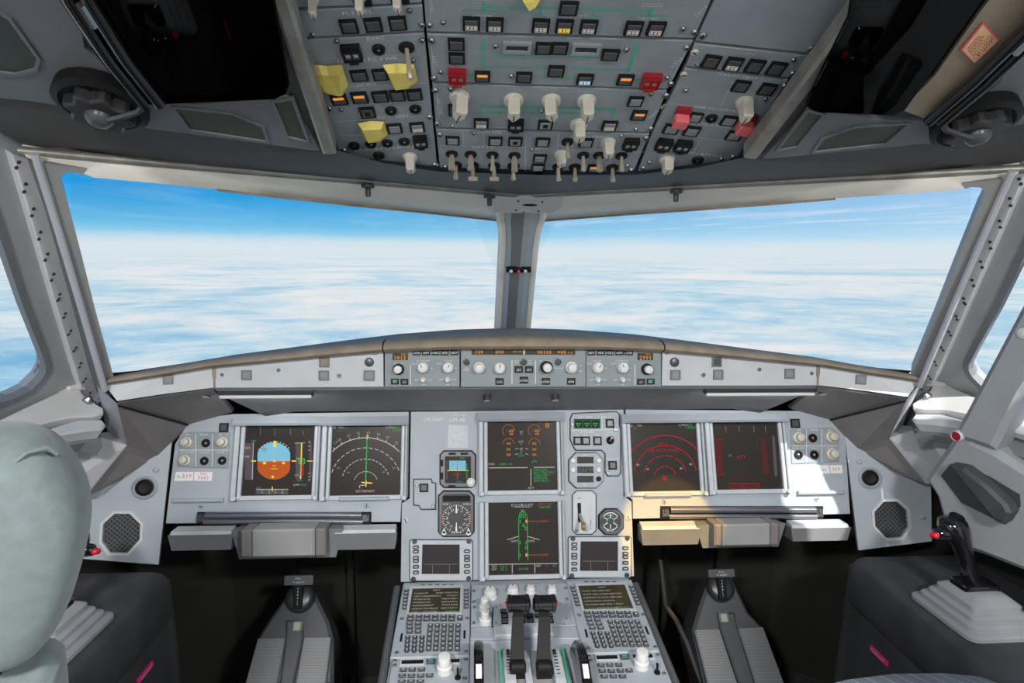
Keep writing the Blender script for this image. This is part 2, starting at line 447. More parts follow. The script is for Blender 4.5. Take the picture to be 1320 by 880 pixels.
# ------------------------------------------------------------------ panel planes
TILT = 0.3282
MIP = Frame((0, 0, 0), (1, 0, 0), (0, sin(TILT), cos(TILT)))
FCU = Frame((0, -0.149, 0.12), (1, 0, 0), (0, 0.10, 1))
OA = math.atan(0.4214); CANT = radians(5)
OHC = Frame((0, -0.369, 0.540), (1, 0, 0), (0, -cos(OA), sin(OA)))
OHL = Frame((-0.163, -0.369, 0.540), (cos(CANT), 0, sin(CANT)), (0, -cos(OA), sin(OA)))
OHR = Frame((0.163, -0.369, 0.540), (cos(CANT), 0, -sin(CANT)), (0, -cos(OA), sin(OA)))
PB = radians(6.7)
PED = Frame((0, -0.112, -0.328), (1, 0, 0), (0, cos(PB), sin(PB)))
WT = Vector((-0.708, -0.464, 0.499)); WB = Vector((-0.792, -0.23, 0.174)); CB = Vector((-0.055, 0.33, 0.17)); CT = Vector((-0.06, 0.0, 0.482))
WIN = Frame(WB, CB - WB, WT - WB)
FBOT = Vector((-0.91, -0.213, 0.174))
SIDE = Frame(FBOT, (0.2425, 0.970, 0), (0.147, -0.378, 0.443))
MIR = Matrix.Diagonal((-1, 1, 1, 1))
def both(fn):
    for s, m in (('left', I4), ('right', MIR)): fn(s, m)
FLOOR = -0.85
# ------------------------------------------------------------------ room shell
g = G(); g.box(-1.2, 1.2, -2.4, 0.6, FLOOR - 0.05, FLOOR); struct('floor', g, 'floor_grey')
def cz(y):
    t = -0.45 - y
    return min(0.53 + 0.40 * (t + math.sqrt(t * t + 0.0016)) / 2 - 0.004, 0.80)
def yh(x): return -0.09 - 0.5285 * abs(x)
def yaft(x):
    x = abs(x)
    return -0.362 if x <= 0.163 else (-0.362 - 0.105 * (x - 0.163) / 0.143 if x < 0.306 else -0.47)
def xo(y): return min(0.747 + 0.27 * max(0, -0.485 - y), 1.13)
g = G()
xs = [-0.747 + 0.747 * 2 * k / 24 for k in range(25)] + [-0.306, 0.306, -0.163, 0.163]
xs = sorted(set(xs)); rows = []
for x in xs:
    a, b = yh(x), min(yaft(x), yh(x) - 0.001)
    rows.append([(x, a + (b - a) * k / 4, 0.524 + 0.011 * abs(x) / 0.747 + (cz(a + (b - a) * k / 4) - 0.53) + 0.005 * k / 4) for k in range(5)])
g.loft(rows, 0, closed=False)
for s in (-1, 1):
    ys = [-0.47, -0.5, -0.56, -0.65, -0.75, -0.9, -1.1, -1.4, -1.8, -2.35]
    g.loft([[(s * (0.306 + (xo(y) - 0.306) * k / 8), y, cz(y)) for k in range(9)] for y in ys], 0, closed=False)
g.loft([[(x, y, 0.80) for x in (-0.306, 0, 0.306)] for y in (-0.97, -1.5, -2.35)], 0, closed=False)
struct('ceiling', g, ['ceiling_dark'], smooth=40)
# ceiling panels of lighter grey around the visors
def cp(side, m):
    g = G(); g.x = m
    CE = Frame((-0.55, -0.6, cz(-0.6) - 0.003), (1, 0, 0), (0, -1, 0.40))
    g.x = m @ CE.M
    g.prism(CE.pl([(-40, -60), (95, -60), (110, 60), (200, 130), (250, 133), (350, 125), (372, 120), (388, 150), (413, 192), (405, 192), (300, 178), (180, 162), (95, 137), (40, 128), (-40, 120)]), -0.004, 0.003, 0, 0.001)
    o = struct('trim_1' if side == 'left' else 'trim_2', g, 'ceiling_panel')
    for pp in ([(-20, 0), (12, 20), (48, 70), (44, 84), (20, 90), (-20, 85)], [(226, 135), (300, 143), (338, 160), (344, 178), (246, 163)], [(354, 128), (376, 124), (396, 178), (372, 172)]):
        P = CE.pl(pp)
        if area2(P) < 0: P = P[::-1]
        g = G(); g.x = m @ CE.M; g.plate(inset(P, -0.004), [P], 0.002, 0.006); struct('recess_rim', g, 'ceiling_panel', parent=o)
        g = G(); g.x = m @ CE.M; g.flat(P, 0.0034, 0); struct('recess', g, 'olive_tint', parent=o)
both(cp)
# outer skin below the windows and the aft walls
for s, nm in ((-1, 'left'), (1, 'right')):
    g = G()
    P = [(0.0, 0.52), (s * 0.60, 0.42), (s * 1.00, 0.18), (s * 1.13, -0.25), (s * 1.15, -1.0)]
    for (a, b) in zip(P, P[1:]): g.slab([(a[0], a[1], FLOOR), (b[0], b[1], FLOOR), (b[0], b[1], 0.05), (a[0], a[1], 0.05)], (s * 0.01, 0.01, 0), 1)
    # nose skin from the skirt up to the windshield foot and the side window foot
    Q = [(0.0, 0.36, 0.16), (s * 0.43, 0.06, 0.162), (s * 0.80, -0.215, 0.164), (s * 0.85, -0.10, 0.12), (s * 0.98, -0.06, 0.04), (s * 1.06, -0.60, 0.04), (s * 1.12, -1.0, 0.04)]
    P5 = [(0.0, 0.53, 0.045), (s * 0.60, 0.43, 0.045), (s * 1.01, 0.19, 0.045), (s * 1.10, 0.0, 0.045), (s * 1.14, -0.25, 0.045), (s * 1.16, -0.6, 0.045), (s * 1.16, -1.0, 0.045)]
    g.loft([Q, P5], 0, closed=False)
    g.loft([[(x, y, z - 0.012) for x, y, z in Q], [(x, y, z - 0.012) for x, y, z in P5]], 0, closed=False)
    g.slab([(s * 1.15, -1.0, FLOOR), (s * 1.15, -2.36, FLOOR), (s * 1.15, -2.36, 0.9), (s * 1.15, -1.0, 0.9)], (s * 0.02, 0, 0))
    struct('wall_' + nm, g, ['wall_grey', 'well_dark'])
# roof skin over the ceiling
g = G(); RP = [(-1.17, -2.36), (1.17, -2.36), (1.17, -1.4), (0.95, -1.0), (0.80, -0.47), (0.0, -0.06), (-0.80, -0.47), (-0.95, -1.0), (-1.17, -1.4)]
g.prism(RP, 0.92, 0.94)
for a, b_ in ((2, 3), (3, 4), (4, 5), (5, 6), (6, 7), (7, 8)): g.slab([(*RP[a], 0.55), (*RP[b_], 0.55), (*RP[b_], 0.93), (*RP[a], 0.93)], (0, 0.01, 0))
struct('ceiling_roof', g, 'wall_grey')
g = G(); g.slab([(-1.2, -2.36, FLOOR), (1.2, -2.36, FLOOR), (1.2, -2.36, 0.9), (-1.2, -2.36, 0.9)], (0, -0.03, 0)); struct('wall_rear', g, 'wall_grey')
g = G(); g.box(-0.80, 0.80, 0.30, 0.32, FLOOR, 0.1)
for x in (-0.62, -0.46, 0.62, 0.46): g.box(x - 0.008, x + 0.008, 0.27, 0.31, FLOOR, -0.25)
struct('wall_front', g, 'well_dark')
# dome lamps added out of view behind the seats as interior fill
for x in (-0.5, 0.5):
    t = thing('fill_dome_light', 'round white dome lamp, added as fill, on the ceiling behind the pilot seats', 'lamp', Matrix.Translation((x, -1.75, 0.80)), 'added fill lamps')
    g = G(); g.lathe((0, 0), [(0.12, 0.0), (0.12, -0.02), (0.10, -0.028), (0.10, -0.012)], 24)
    part('rim', g, 'light_grey', t, WM[t.name])
    g = G(); g.lathe((0, 0), [(0.098, -0.014), (0.08, -0.02)], 24)
    part('diffuser', g, 'lamp_glow', t, WM[t.name])
    l = bpy.data.lights.new('fill_dome_bulb', 'AREA'); l.shape = 'DISK'; l.size = 0.2; l.energy = DOME_FILL_W; l.color = (1.0, 0.98, 0.95)
    o = bpy.data.objects.new('fill_dome_bulb', l); COL.objects.link(o); o.parent = t; o.location = (0, 0, -0.035)
# ------------------------------------------------------------------ windows
HT0 = Vector((0, -0.09, 0.524)); HT1 = Vector((-0.747, -0.485, 0.535))
def wins(side, m):
    k = 0 if side == 'left' else 1
    # windshield
    o = thing('window_%d' % (1 + k), '', '', I4); del o['label']; del o['category']; o['kind'] = 'structure'
    g = G(); g.x = m @ WIN.M
    g.box((WIN.I @ WB).x - 0.06, (WIN.I @ CB).x + 0.05, -0.06, (WIN.I @ WT).y + 0.10, -0.034, -0.026)
    part('pane', g, 'glass', o)
    g = G(); g.x = m @ WIN.M
    g.prism(WIN.pl([(49, 210), (103, 393), (128, 499), (146, 484), (125, 408), (108, 340), (85, 252), (78, 232), (80, 224), (86, 221), (98, 221), (106, 224), (112, 216), (52, 208)]), -0.03, 0.004)
    part('frame', g, 'frame_grey', o, smooth=30)
    g = G(); g.x = m
    rp = [Vector((-0.714, -0.505, 0.525)), Vector((-0.7395, -0.4245, 0.41)), Vector((-0.763, -0.352, 0.304)), Vector((-0.802, -0.236, 0.135))]
    g.tube(rp, 0.0055, 8)
    part('ridge', g, 'lavender_grey', o, smooth=40)
    g = G(); g.x = m
    a = [SIDE.W(*SIDE.uv(p, q)) for p, q in ((30, 195), (56, 268), (88, 380), (112, 470), (124, 506))]
    g.loft([[a[0], rp[0]], [a[1], rp[0].lerp(rp[1], .8)], [a[2], rp[2]], [a[3], rp[2].lerp(rp[3], .7)], [a[4], rp[3]]], 0, closed=False)
    part('seal', g, 'mid_grey', o)
    # side window
    o = thing('window_%d' % (3 + k), '', '', I4); del o['label']; del o['category']; o['kind'] = 'structure'
    hole = SIDE.pl([(-30, 190), (0, 277), (20, 338), (37, 390), (60, 450), (66, 468), (65, 478), (58, 490), (42, 506), (20, 517), (0, 524)])
    lo = hole[-1]; hole += [Vector((lo.x - 0.25, lo.y - 0.02)), Vector((lo.x - 0.55, lo.y)), Vector((lo.x - 0.60, lo.y + 0.06)), Vector((lo.x - 0.50, hole[0].y))]
    outer = SIDE.pl([(34, 200), (60, 283), (112, 470), (138, 548)]); b = outer[-1]
    outer += [Vector((b.x - 0.10, b.y - 0.08)), Vector((b.x - 1.2, b.y - 0.20)), Vector((b.x - 1.2, 0.62)), Vector((outer[0].x - 0.1, 0.62)), Vector((outer[0].x, 0.56))]
    g = G(); g.x = m @ SIDE.M; g.plate(outer, [hole], -0.035, 0)
    part('frame', g, 'pillar_grey', o, smooth=30)
    g = G(); g.x = m @ SIDE.M; g.plate(hole, [inset(hole if area2(hole) > 0 else hole, 0.012 if area2(hole) > 0 else -0.012)], -0.012, 0.003)
    part('gasket', g, 'mid_grey', o)
    g = G(); g.x = m @ SIDE.M; g.prism(hole, -0.03, -0.024); part('pane', g, 'glass', o)
    g = G(); g.x = m @ SIDE.M
    g.prism(SIDE.pl([(34, 203), (60, 283), (88, 380), (112, 470), (132, 527), (112, 527), (95, 488), (68, 400), (40, 305), (6, 192)]), 0.0, 0.012, 0, 0.002)
    st = part('rivet_strip', g, 'rivet_strip_white', o)
    g = G(); g.x = m @ SIDE.M
    for (p, q) in ((24, 209), (21, 216), (33, 237), (31, 247), (43, 269), (41, 278), (52, 299), (50, 308), (61, 327), (58, 335), (69, 353), (66, 361), (77, 379), (74, 387), (76, 385), (84, 404), (82, 409), (91, 426), (88, 431), (98, 448), (95, 452), (104, 468), (102, 473), (110, 488), (107, 492), (116, 506)):
        c = SIDE.uv(p, q, 0.012); g.lathe((c.x, c.y, 0.0118), [(0.0032, 0), (0.0028, 0.0012), (0.0012, 0.0018)], 6)
    part('rivets', g, 'dark_metal', st, stuff=True)
both(wins)
# header above the windshields
def header(side, m):
    g = G(); g.x = m
    bot = [(96, 221.5), (108, 224), (122, 229), (200, 236), (280, 244), (365, 254), (450, 263.5), (545, 273), (640, 283.5), (668, 286)]
    B = [WIN.W(*WIN.uv(*p, 0.004), 0.004) for p in bot]
    T = [HT1.lerp(HT0, min(1, max(0, (p[0] - 30) / 636))) for p in bot]
    B = [WIN.W(*WIN.uv(48, 208, 0.004), 0.004)] + B; T = [HT1] + T
    g.loft([[t + Vector((0, 0.02, 0.02)), t, t.lerp(b, .5) + Vector((0, -0.004, -0.004)), b, b + Vector((0, 0.03, 0.012))] for t, b in zip(T, B)], 0, closed=False)
    o = struct('trim_3' if side == 'left' else 'trim_4', g, 'cream', smooth=50)
    g = G(); g.x = m; g.tube([HT1 + Vector((0, -0.004, -0.004)), HT1.lerp(HT0, .5) + Vector((0, -0.003, -0.003)), HT0 + Vector((0, -0.003, -0.003))], 0.007, 8)
    struct('edge_strip', g, 'rail_metal', smooth=50, parent=o)
    g = G(); g.x = m; g.tube([b + Vector((0, -0.001, -0.001)) for b in B[5:10]], 0.0022, 6); struct('gasket', g, 'pad_brown', smooth=40, parent=o)
    for tt in ((0.60, 0.90) if side == 'left' else (0.63,)):
      p = HT1.lerp(HT0, tt)
      g = G(); g.x = m; g.lathe(p + Vector((0, -0.012, -0.016)), [(0.012, 0.006), (0.012, 0.0), (0.005, -0.002), (0.005, -0.014), (0.003, -0.016)], 10)
      struct('hook', g, 'dark_metal', smooth=40, parent=o)
both(header)
# centre post
g = G(); rings = []
pb = Vector((0, 0.29, 0.175)); pt = Vector((0, -0.005, 0.487))
ax = (pt - pb).normalized(); nv = Vector((1, 0, 0)).cross(ax); nv = nv if nv.y < 0 else -nv
def sect(c, hw, fl): return [c + Vector((x * hw, 0, 0)) + nv * z for x, z in ((-1.0, -0.03), (-1.0, 0.0), (-.84, 0.006), (-.66, 0.004), (-.42, 0.030), (0.06, 0.040), (.34, 0.030), (.72, 0.004), (.86, 0.006), (1.0, 0.0), (1.0, -0.03))]
for k in range(11):
    t = k / 8; rings.append(sect(pb.lerp(pt, t), 0.047 + 0.003 * (1 - t) + (0.012 * min(1, (t - 0.85) / 0.15) if t > 0.85 else 0), 0))
g.loft(rings, 0, closed=False)
for i, f in enumerate(g.f):
    k = i % 10
    g.m[i] = 1 if k in (1, 2, 7, 8) else (2 if k in (4,) else 0)
post = struct('trim_5', g, ['pillar_grey', 'cream', 'mid_grey'])
# cap plate where post meets the header
hn = (HT1 - HT0).normalized()
CAPF = Frame(HT0 + Vector((0, 0.0, -0.012)), (1, 0, 0), (0, -0.09, 0.05))
g = G(); g.prism(CAPF.pl([(641, 251), (729, 251), (722, 266), (712, 272), (650, 272), (640, 268)]), -0.012, 0.006, 0, 0.002)
c = CAPF.uv(683, 261); g.prism([(c.x + 0.016 * cos(a) , c.y + 0.004 * sin(a)) for a in [2 * pi * k / 12 for k in range(12)]], 0.005, 0.0068, 1)
for q in ((668, 256), (699, 257), (665, 268), (694, 269)):
    c = CAPF.uv(*q); g.lathe((c.x, c.y, 0.006), [(0.003, 0), (0.002, 0.001)], 6, 1)
cap = struct('trim_6', g, ['sill_white', 'gap_black'], CAPF.M)
g = G(); g.loft([[pt + Vector((x * (1.0 - 0.25 * k), -0.02 + dy, dz)) for x in (-0.060, -0.050, 0.050, 0.060)] for k, (dy, dz) in enumerate(((-0.050, 0.030), (-0.044, 0.016), (-0.034, 0.004)))], 0, closed=False); struct('collar', g, 'light_grey', parent=cap)
g = G(); g.tube([pt + Vector((x, -0.05 + 0.03 * (x / 0.07) ** 2, 0.012)) for x in (-0.068, -0.045, -0.02, 0, 0.02, 0.045, 0.068)], 0.005, 8); struct('rim', g, 'mid_grey', parent=cap, smooth=40)
g = G(); a = CAPF.uv(684, 228, 0.004); b_ = CAPF.uv(695, 251, 0.004)
g.box(b_.x - 0.012, b_.x, b_.y, b_.y + 0.10, -0.01, 0.002); struct('channel', g, 'dark_metal', CAPF.M, parent=cap)
# eye reference balls on the centre post
EY = Frame(pb.lerp(pt, 0.60) + nv * 0.042, (1, 0, 0), ax)
c = EY.uv(668.5, 348); t = thing('eye_position_indicator', 'small dark block with white and red balls on the windshield centre post', 'indicator', EY.T(c.x, c.y))
g = G(); g.prism(rrect(-0.030, 0.030, -0.006, 0.006, 0.002), -0.006, 0.003, 0, 0.001); part('block', g, 'black', t, WM[t.name])
for x, mm in ((-0.018, 'knob_white'), (0.0, 'red_button'), (0.016, 'knob_white')):
    g = G(); g.lathe((x, 0, 0.004), [(0.001, -0.0045), (0.0035, -0.003), (0.0046, 0), (0.0035, 0.003), (0.001, 0.0045)], 10); part('ball', g, mm, t, WM[t.name], 60)
# ------------------------------------------------------------------ window sill mouldings, side trims and fairings
SILL = Frame((-0.86, -0.146, 0.07), (0.2425, 0.970, 0), (-0.743, 0.186, 0.643))
def sidebits(side, m):
    n = {'left': 0, 'right': 1}[side]
    g = G(); g.x = m @ SILL.M
    up = SILL.pl([(96, 488), (108, 508), (124, 520), (134, 526), (134, 533), (120, 536), (92, 537), (60, 544), (28, 556), (0, 568), (-60, 590), (-60, 540), (0, 540), (40, 521), (75, 505)])
    g.prism(up, -0.02, 0.0, 0, 0.003)
    o = struct('trim_%d' % (7 + n), g, 'sill_white', smooth=40)
    g = G(); g.x = m @ SILL.M
    g.prism(SILL.pl([(78, 498), (104, 491), (110, 503), (90, 503)]), 0.0, 0.006, 0, 0.002); struct('bracket', g, 'sill_white', parent=o)
    g = G(); g.x = m @ SILL.M
    g.prism(SILL.pl([(100, 538), (133, 538), (139, 545), (134, 551), (110, 553), (85, 557), (52, 563), (66, 549)]), -0.03, -0.004, 0, 0.004); struct('rib', g, 'light_grey', parent=o, smooth=40)
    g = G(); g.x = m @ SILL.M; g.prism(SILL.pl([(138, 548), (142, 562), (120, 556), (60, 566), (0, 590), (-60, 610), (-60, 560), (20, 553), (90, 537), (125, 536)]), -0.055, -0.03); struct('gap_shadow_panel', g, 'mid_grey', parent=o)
    c = SILL.uv(113, 516, 0.002)
    g = G(); g.x = m @ SILL.M; g.lathe((c.x, c.y), [(0.010, 0), (0.009, 0.006), (0.004, 0.012)], 8); struct('bolt', g, 'screw_metal', parent=o)
    # side trim: corner strip and lower panel
    g = G(); g.x = m
    C = Vector((-0.844, -0.102, -0.013)); Tp = Vector((-0.841, -0.186, 0.13)); B = Vector((-0.792, -0.218, 0.105))
    O1 = at_y(140, 556, -0.06)
    D = at_y(112, 638, -0.13); E2 = at_y(60, 640, -0.18); E3 = at_y(20, 575, -0.18); E4 = at_y(120, 560, -0.10)
    g.slab([Tp, B, C, O1], (-0.01, 0.01, 0)); g.slab([O1, C, D, E2, E3, E4], (-0.01, 0.01, -0.004))
    o = struct('trim_%d' % (9 + n), g, 'lavender_grey')
    c = at_y(125, 563, -0.12)
    g = G(); g.x = m; g.lathe(c, [(0.007, 0), (0.006, 0.004), (0.003, 0.006)], 10, 0, Matrix.Rotation(radians(70), 3, 'Y')); struct('screw', g, 'screw_metal', parent=o)
    # fairing between glareshield end, trim and main panel
    g = G(); g.x = m
    A = Vector((-0.635, -0.157, 0.118)); E = MIP.W(*MIP.uv(243, 547)); A2 = MIP.W(*MIP.uv(300, 531)); F = MIP.W(*MIP.uv(205, 588)); F2 = at_y(170, 612, -0.03); D2 = at_y(112, 638, -0.14)
    g.slab([A, B, E], (0, 0.012, 0.004)); g.slab([A, E, A2], (0, 0.012, 0.004)); g.slab([B, C, F, E], (0, 0.014, 0.0)); g.slab([C, D2, F2, F], (0, 0.014, 0))
    o = struct('trim_%d' % (11 + n), g, 'fairing_grey')
    g = G(); g.x = m; g.tube([B + Vector((0.004, -0.002, -0.004)), E + Vector((0, -0.004, 0))], 0.0022, 6); struct('seam', g, 'gap_black', parent=o)
both(sidebits)
# added ceiling spot, lamp-shaped, making the yellow patch on the lower right panel
RL = Vector((0.46, -0.86, cz(-0.86) - 0.012)); RT_ = Vector((0.345, -0.09, -0.215))
t = thing('added_warm_spot', 'small black swivel spot, added for a warm light patch, on the ceiling beside the overhead panel', 'lamp', Matrix.Translation(RL))
dv = (RT_ - RL).normalized(); qm = dv.to_track_quat('Z', 'Y').to_matrix()
g = G(); g.lathe((0, 0, 0.012), [(0.03, 0.0), (0.03, -0.008), (0.02, -0.012)], 18); part('mount', g, 'black', t, WM[t.name])
g = G(); g.lathe((0, 0, -0.012), [(0.012, -0.02), (0.018, -0.012), (0.018, 0.016), (0.015, 0.02), (0.014, 0.012)], 18, 0, qm); part('head', g, 'black', t, WM[t.name], 40)
l = bpy.data.lights.new('added_warm_spot_bulb', 'SPOT'); l.energy = 85.0; l.color = (1.0, 0.54, 0.05); l.spot_size = radians(11.5); l.spot_blend = 0.25; l.shadow_soft_size = 0.008
o = bpy.data.objects.new('added_warm_spot_bulb', l); COL.objects.link(o); o.parent = t
o.matrix_basis = Matrix.Translation(Vector((0, 0, -0.012)) + dv * 0.024) @ (-dv).to_track_quat('Z', 'Y').to_matrix().to_4x4()
# ------------------------------------------------------------------ small parts shared by the panels
def push_button(fr, px, py, wp, hp, parent, face='button_grey', legend=None, lm='glow_white', low=False):
    c, w, h = fr.rect(px, py, wp, hp)
    w = round(w, 4); h = round(h, 4)
    def mk(g):
        b = min(w, h) * 0.14
        g.frame(-w / 2, w / 2, -h / 2, h / 2, b, 0, 0.0035, 0)
        g.box(-w / 2 + b, w / 2 - b, -h / 2 + b, h / 2 - b, 0.0005, 0.0045, 1, 0.0008)
    o = part('push_button', cached(('push_button', w, h, face), mk, ['black', face]), [], parent, fr.T(c.x, c.y, 0))
    if legend:
        g = G()
        if legend == 'bar': g.box(-w * .33, w * .33, h * .12, h * .33, 0.0046, 0.0049)
        elif legend == 'low':
            g.frame(-w * .34, w * .34, -h * .36, -h * .02, 0.0006, 0.0046, 0.0049)
            for x in (-.2, 0.02, .22): g.box((x - .07) * w, (x + .07) * w, -h * .28, -h * .10, 0.0046, 0.0048)
        elif legend == 'outline': g.frame(-w * .3, w * .3, -h * .26, h * .1, 0.0007, 0.0046, 0.0049)
        elif legend == 'dot': g.box(-w * .16, w * .16, -h * .2, h * .2, 0.0046, 0.0048)
        part('legend', g, lm, o, WM[o.name])
    return o
def guard_button(fr, px, py, wp, hp, parent, m='black'):
    c, w, h = fr.rect(px, py, wp, hp)
    t = part('guarded_button', cached(('guarded_button', round(w, 4), round(h, 4), m), lambda g: (g.frame(-w / 2, w / 2, -h / 2, h / 2, w * .1, 0, 0.008), g.box(-w * .4, w * .4, -h * .4, h * .4, 0.0, 0.007, 1, 0.001), g.box(-w * .25, w * .25, -h * .62, -h * .4, 0.003, 0.009),
        g.box(-w / 2, w / 2, h * .28, h * .42, 0.007, 0.0105), g.box(-w * .02, w * .02, -h * .4, h * .3, 0.007, 0.009)), [m, 'button_grey' if m == 'black' else m]), [], parent, fr.T(c.x, c.y))
    g = G()
    for x in (-.2, .2): g.box((x - .12) * w, (x + .12) * w, -h * .15, h * .05, 0.0071, 0.0076)
    part('window', g, 'print_grey' if m == 'black' else 'red_cap', t, WM[t.name])
    return t
def red_cap(fr, px, py, wp, hp, parent):
    c, w, h = fr.rect(px, py, wp, hp)
    t = part('guard_hinge', G().box(-w * .45, w * .5, 0, h * .5, 0, 0.008), 'red_guard', parent, fr.T(c.x, c.y))
    g = G(); g.prism(rrect(-w / 2, w / 2, -h / 2, h * .25, w * .12), 0.008, 0.020, 0, 0.002)
    part('guard_cap', g, 'red_cap', t, WM[t.name])
def jack(fr, px, py, rp, parent):
    c, w, h = fr.rect(px, py, rp * 2, rp * 2); r = round(w / 2, 4)
    return part('indicator_socket', cached(('indicator_socket', r), lambda g: (g.lathe((0, 0), [(r, 0), (r, 0.0015), (r * .9, 0.004), (r * .6, 0.004), (r * .55, 0.001)], 14, 0), g.lathe((0, 0), [(r * .3, 0), (r * .28, 0.003), (r * .1, 0.004)], 8, 1)), ['black', 'screw_metal'], 40), [], parent, fr.T(c.x, c.y))
def screw(fr, px, py, rp, parent, m='screw_metal', z=0.0):
    c, w, h = fr.rect(px, py, rp * 2, rp * 2, z); r = round(w / 2, 4)
    return part('screw', cached(('screw', r, m), lambda g: (g.lathe((0, 0), [(r, 0), (r, 0.0012), (r * .7, 0.003), (r * .45, 0.003), (r * .4, 0.0015)], 10, 0), g.box(-r * .75, r * .75, -r * .1, r * .1, 0.0028, 0.0032, 1)), [m, 'black'], 40), [], parent, fr.T(c.x, c.y, z, random.uniform(0, 3)))
def rotary(fr, px, py, rp, parent, ang=0.0, hgt=0.026, m='knob_cream', style='wing'):
    c, w, h = fr.rect(px, py, rp * 2, rp * 2); r = round(w / 2, 4)
    def mk(g):
        if style == 'wing':
            g.lathe((0, 0), [(r, 0), (r, 0.003), (r * .92, 0.006), (r * .6, 0.007)], 18)
            g.prism([(-r * .56, -r * .8), (r * .56, -r * .8), (r * .62, r * .2), (0.0, r * .98), (-r * .62, r * .2)], 0.004, hgt, 0, 0.002)
            g.box(-r * .05, r * .05, -r * .3, r * .9, hgt - 0.001, hgt + 0.0004, 1)
        elif style == 'round':
            n = 24
            for z0, z1, q in ((0, 0.004, 1.0), (0.004, hgt * .75, .92)):
                g.prism([(r * q * (1 + (0.03 if k % 2 else -0.03)) * cos(2 * pi * k / n), r * q * (1 + (0.03 if k % 2 else -0.03)) * sin(2 * pi * k / n)) for k in range(n)], z0, z1, 0, 0.001)
            g.lathe((0, 0, hgt * .75), [(r * .72, -0.001), (r * .70, hgt * .25), (r * .5, hgt * .27)], 16)
            g.box(-r * .06, r * .06, r * .1, r * .65, hgt, hgt + 0.0012, 1)
        elif style == 'stack':
            g.lathe((0, 0), [(r, 0), (r, hgt * .35), (r * .8, hgt * .40), (r * .72, hgt * .42), (r * .70, hgt * .95), (r * .6, hgt), (r * .2, hgt * 1.02)], 20)
        elif style == 'base':
            g.lathe((0, 0), [(r * 1.2, 0), (r * 1.2, hgt * .3), (r * 1.05, hgt * .36)], 18, 1)
            g.lathe((0, 0), [(r * .86, hgt * .3), (r * .84, hgt * .95), (r * .7, hgt), (r * .3, hgt * 1.02)], 18)
    return part('rotary_knob', cached(('rotary_knob', r, style, m, hgt), mk, [m, 'black'], 40), [], parent, fr.T(c.x, c.y, 0, radians(ang)))
def toggle(fr, px, py, rp, parent, ln=0.028, lean=(0.0, -0.1), tip='round', m='toggle_metal'):
    c, w, h = fr.rect(px, py, rp * 2, rp * 2); r = round(w / 2, 4)
    b = part('toggle_switch', cached(('toggle_switch', r), lambda g: g.lathe((0, 0), [(r, 0), (r, 0.002), (r * .75, 0.004), (r * .5, 0.003)], 14), ['black'], 40), [], parent, fr.T(c.x, c.y))
    g = G(); e = Vector((lean[0] * ln, lean[1] * ln, ln))
    if tip == 'wide':
        g.tube([Vector((0, 0, 0.002)), e * .8], [r * .25, r * .34], 8)
        g.x = Matrix.Translation(e * .82); g.prism(rrect(-r * .75, r * .75, -r * .16, r * .16, r * .1, 2), 0, ln * .25, 0, 0.0006); g.x = None
    elif tip == 'paddle': g.tube([Vector((0, 0, 0.002)), e * .4, e], [r * .34, r * .48, r * .52], 4)
    else: g.tube([Vector((0, 0, 0.002)), e * .7, e * .72, e * .95, e], [r * .28, r * .32, r * .40, r * .42, r * .26], 8)
    part('lever', g, m, b, WM[b.name], 40)
    return b
def tape(fr, pts, parent, cx, cy, wq=.5, hgt=0.016):
    P = fr.pl(pts); c = fr.uv(cx, cy)
    if area2(P) < 0: P = P[::-1]
    g = G(); n = len(P)
    Q = [c + (p - c) * wq for p in P]
    g.add([(p.x, p.y, 0.001 + 0.002 * (i % 2)) for i, p in enumerate(P)] + [(p.x, p.y, hgt * (0.9 + .2 * (i % 2))) for i, p in enumerate(Q)], [(i, (i + 1) % n, n + (i + 1) % n, n + i) for i in range(n)] + [tuple(range(n, 2 * n)), tuple(reversed(range(n)))])
    return part('yellow_tape_cover', g, 'yellow_tape', parent, fr.M)
def unit_plate(fr, pts, parent, name='plate', m='overhead_grey', z0=-0.010, z1=0.0, ins=0.0012):
    P = fr.pl(pts)
    if area2(P) < 0: P = P[::-1]
    return part(name, G().prism(inset(P, ins), z0, z1, 0, 0.0008), m, parent, fr.M)
# ------------------------------------------------------------------ overhead panel
bk = thing('overhead_console', 'black overhead console tray showing in the gaps between the switch panels', 'console', OHC.M)
g = G(); g.box(-0.175, 0.175, -0.002, 0.62, -0.030, -0.014); part('backing', g, 'gap_black', bk, OHC.M)
for fr, s in ((OHL, -1), (OHR, 1)):
    g = G(); P = fr.pl([(372, -60), (436, 203), (563, 217)]) if s < 0 else fr.pl([(1112, -60), (947, 208), (821, 222)])
    P = [Vector((P[0].x + s * 0.02, 0.62)), P[1], P[2], Vector((0, 0.0)), Vector((0, 0.62))]
    g.prism(P, -0.030, -0.014); part('backing', g, 'gap_black', bk, fr.M)
def unit(label, fr, pts, corner=None):
    t = thing('overhead_switch_panel', label, 'switch panel', fr.T(*fr.uv(sum(p[0] for p in pts) / len(pts), sum(p[1] for p in pts) / len(pts))), 'overhead switch panels')
    unit_plate(fr, pts, t)
    return t
PB_ = push_button
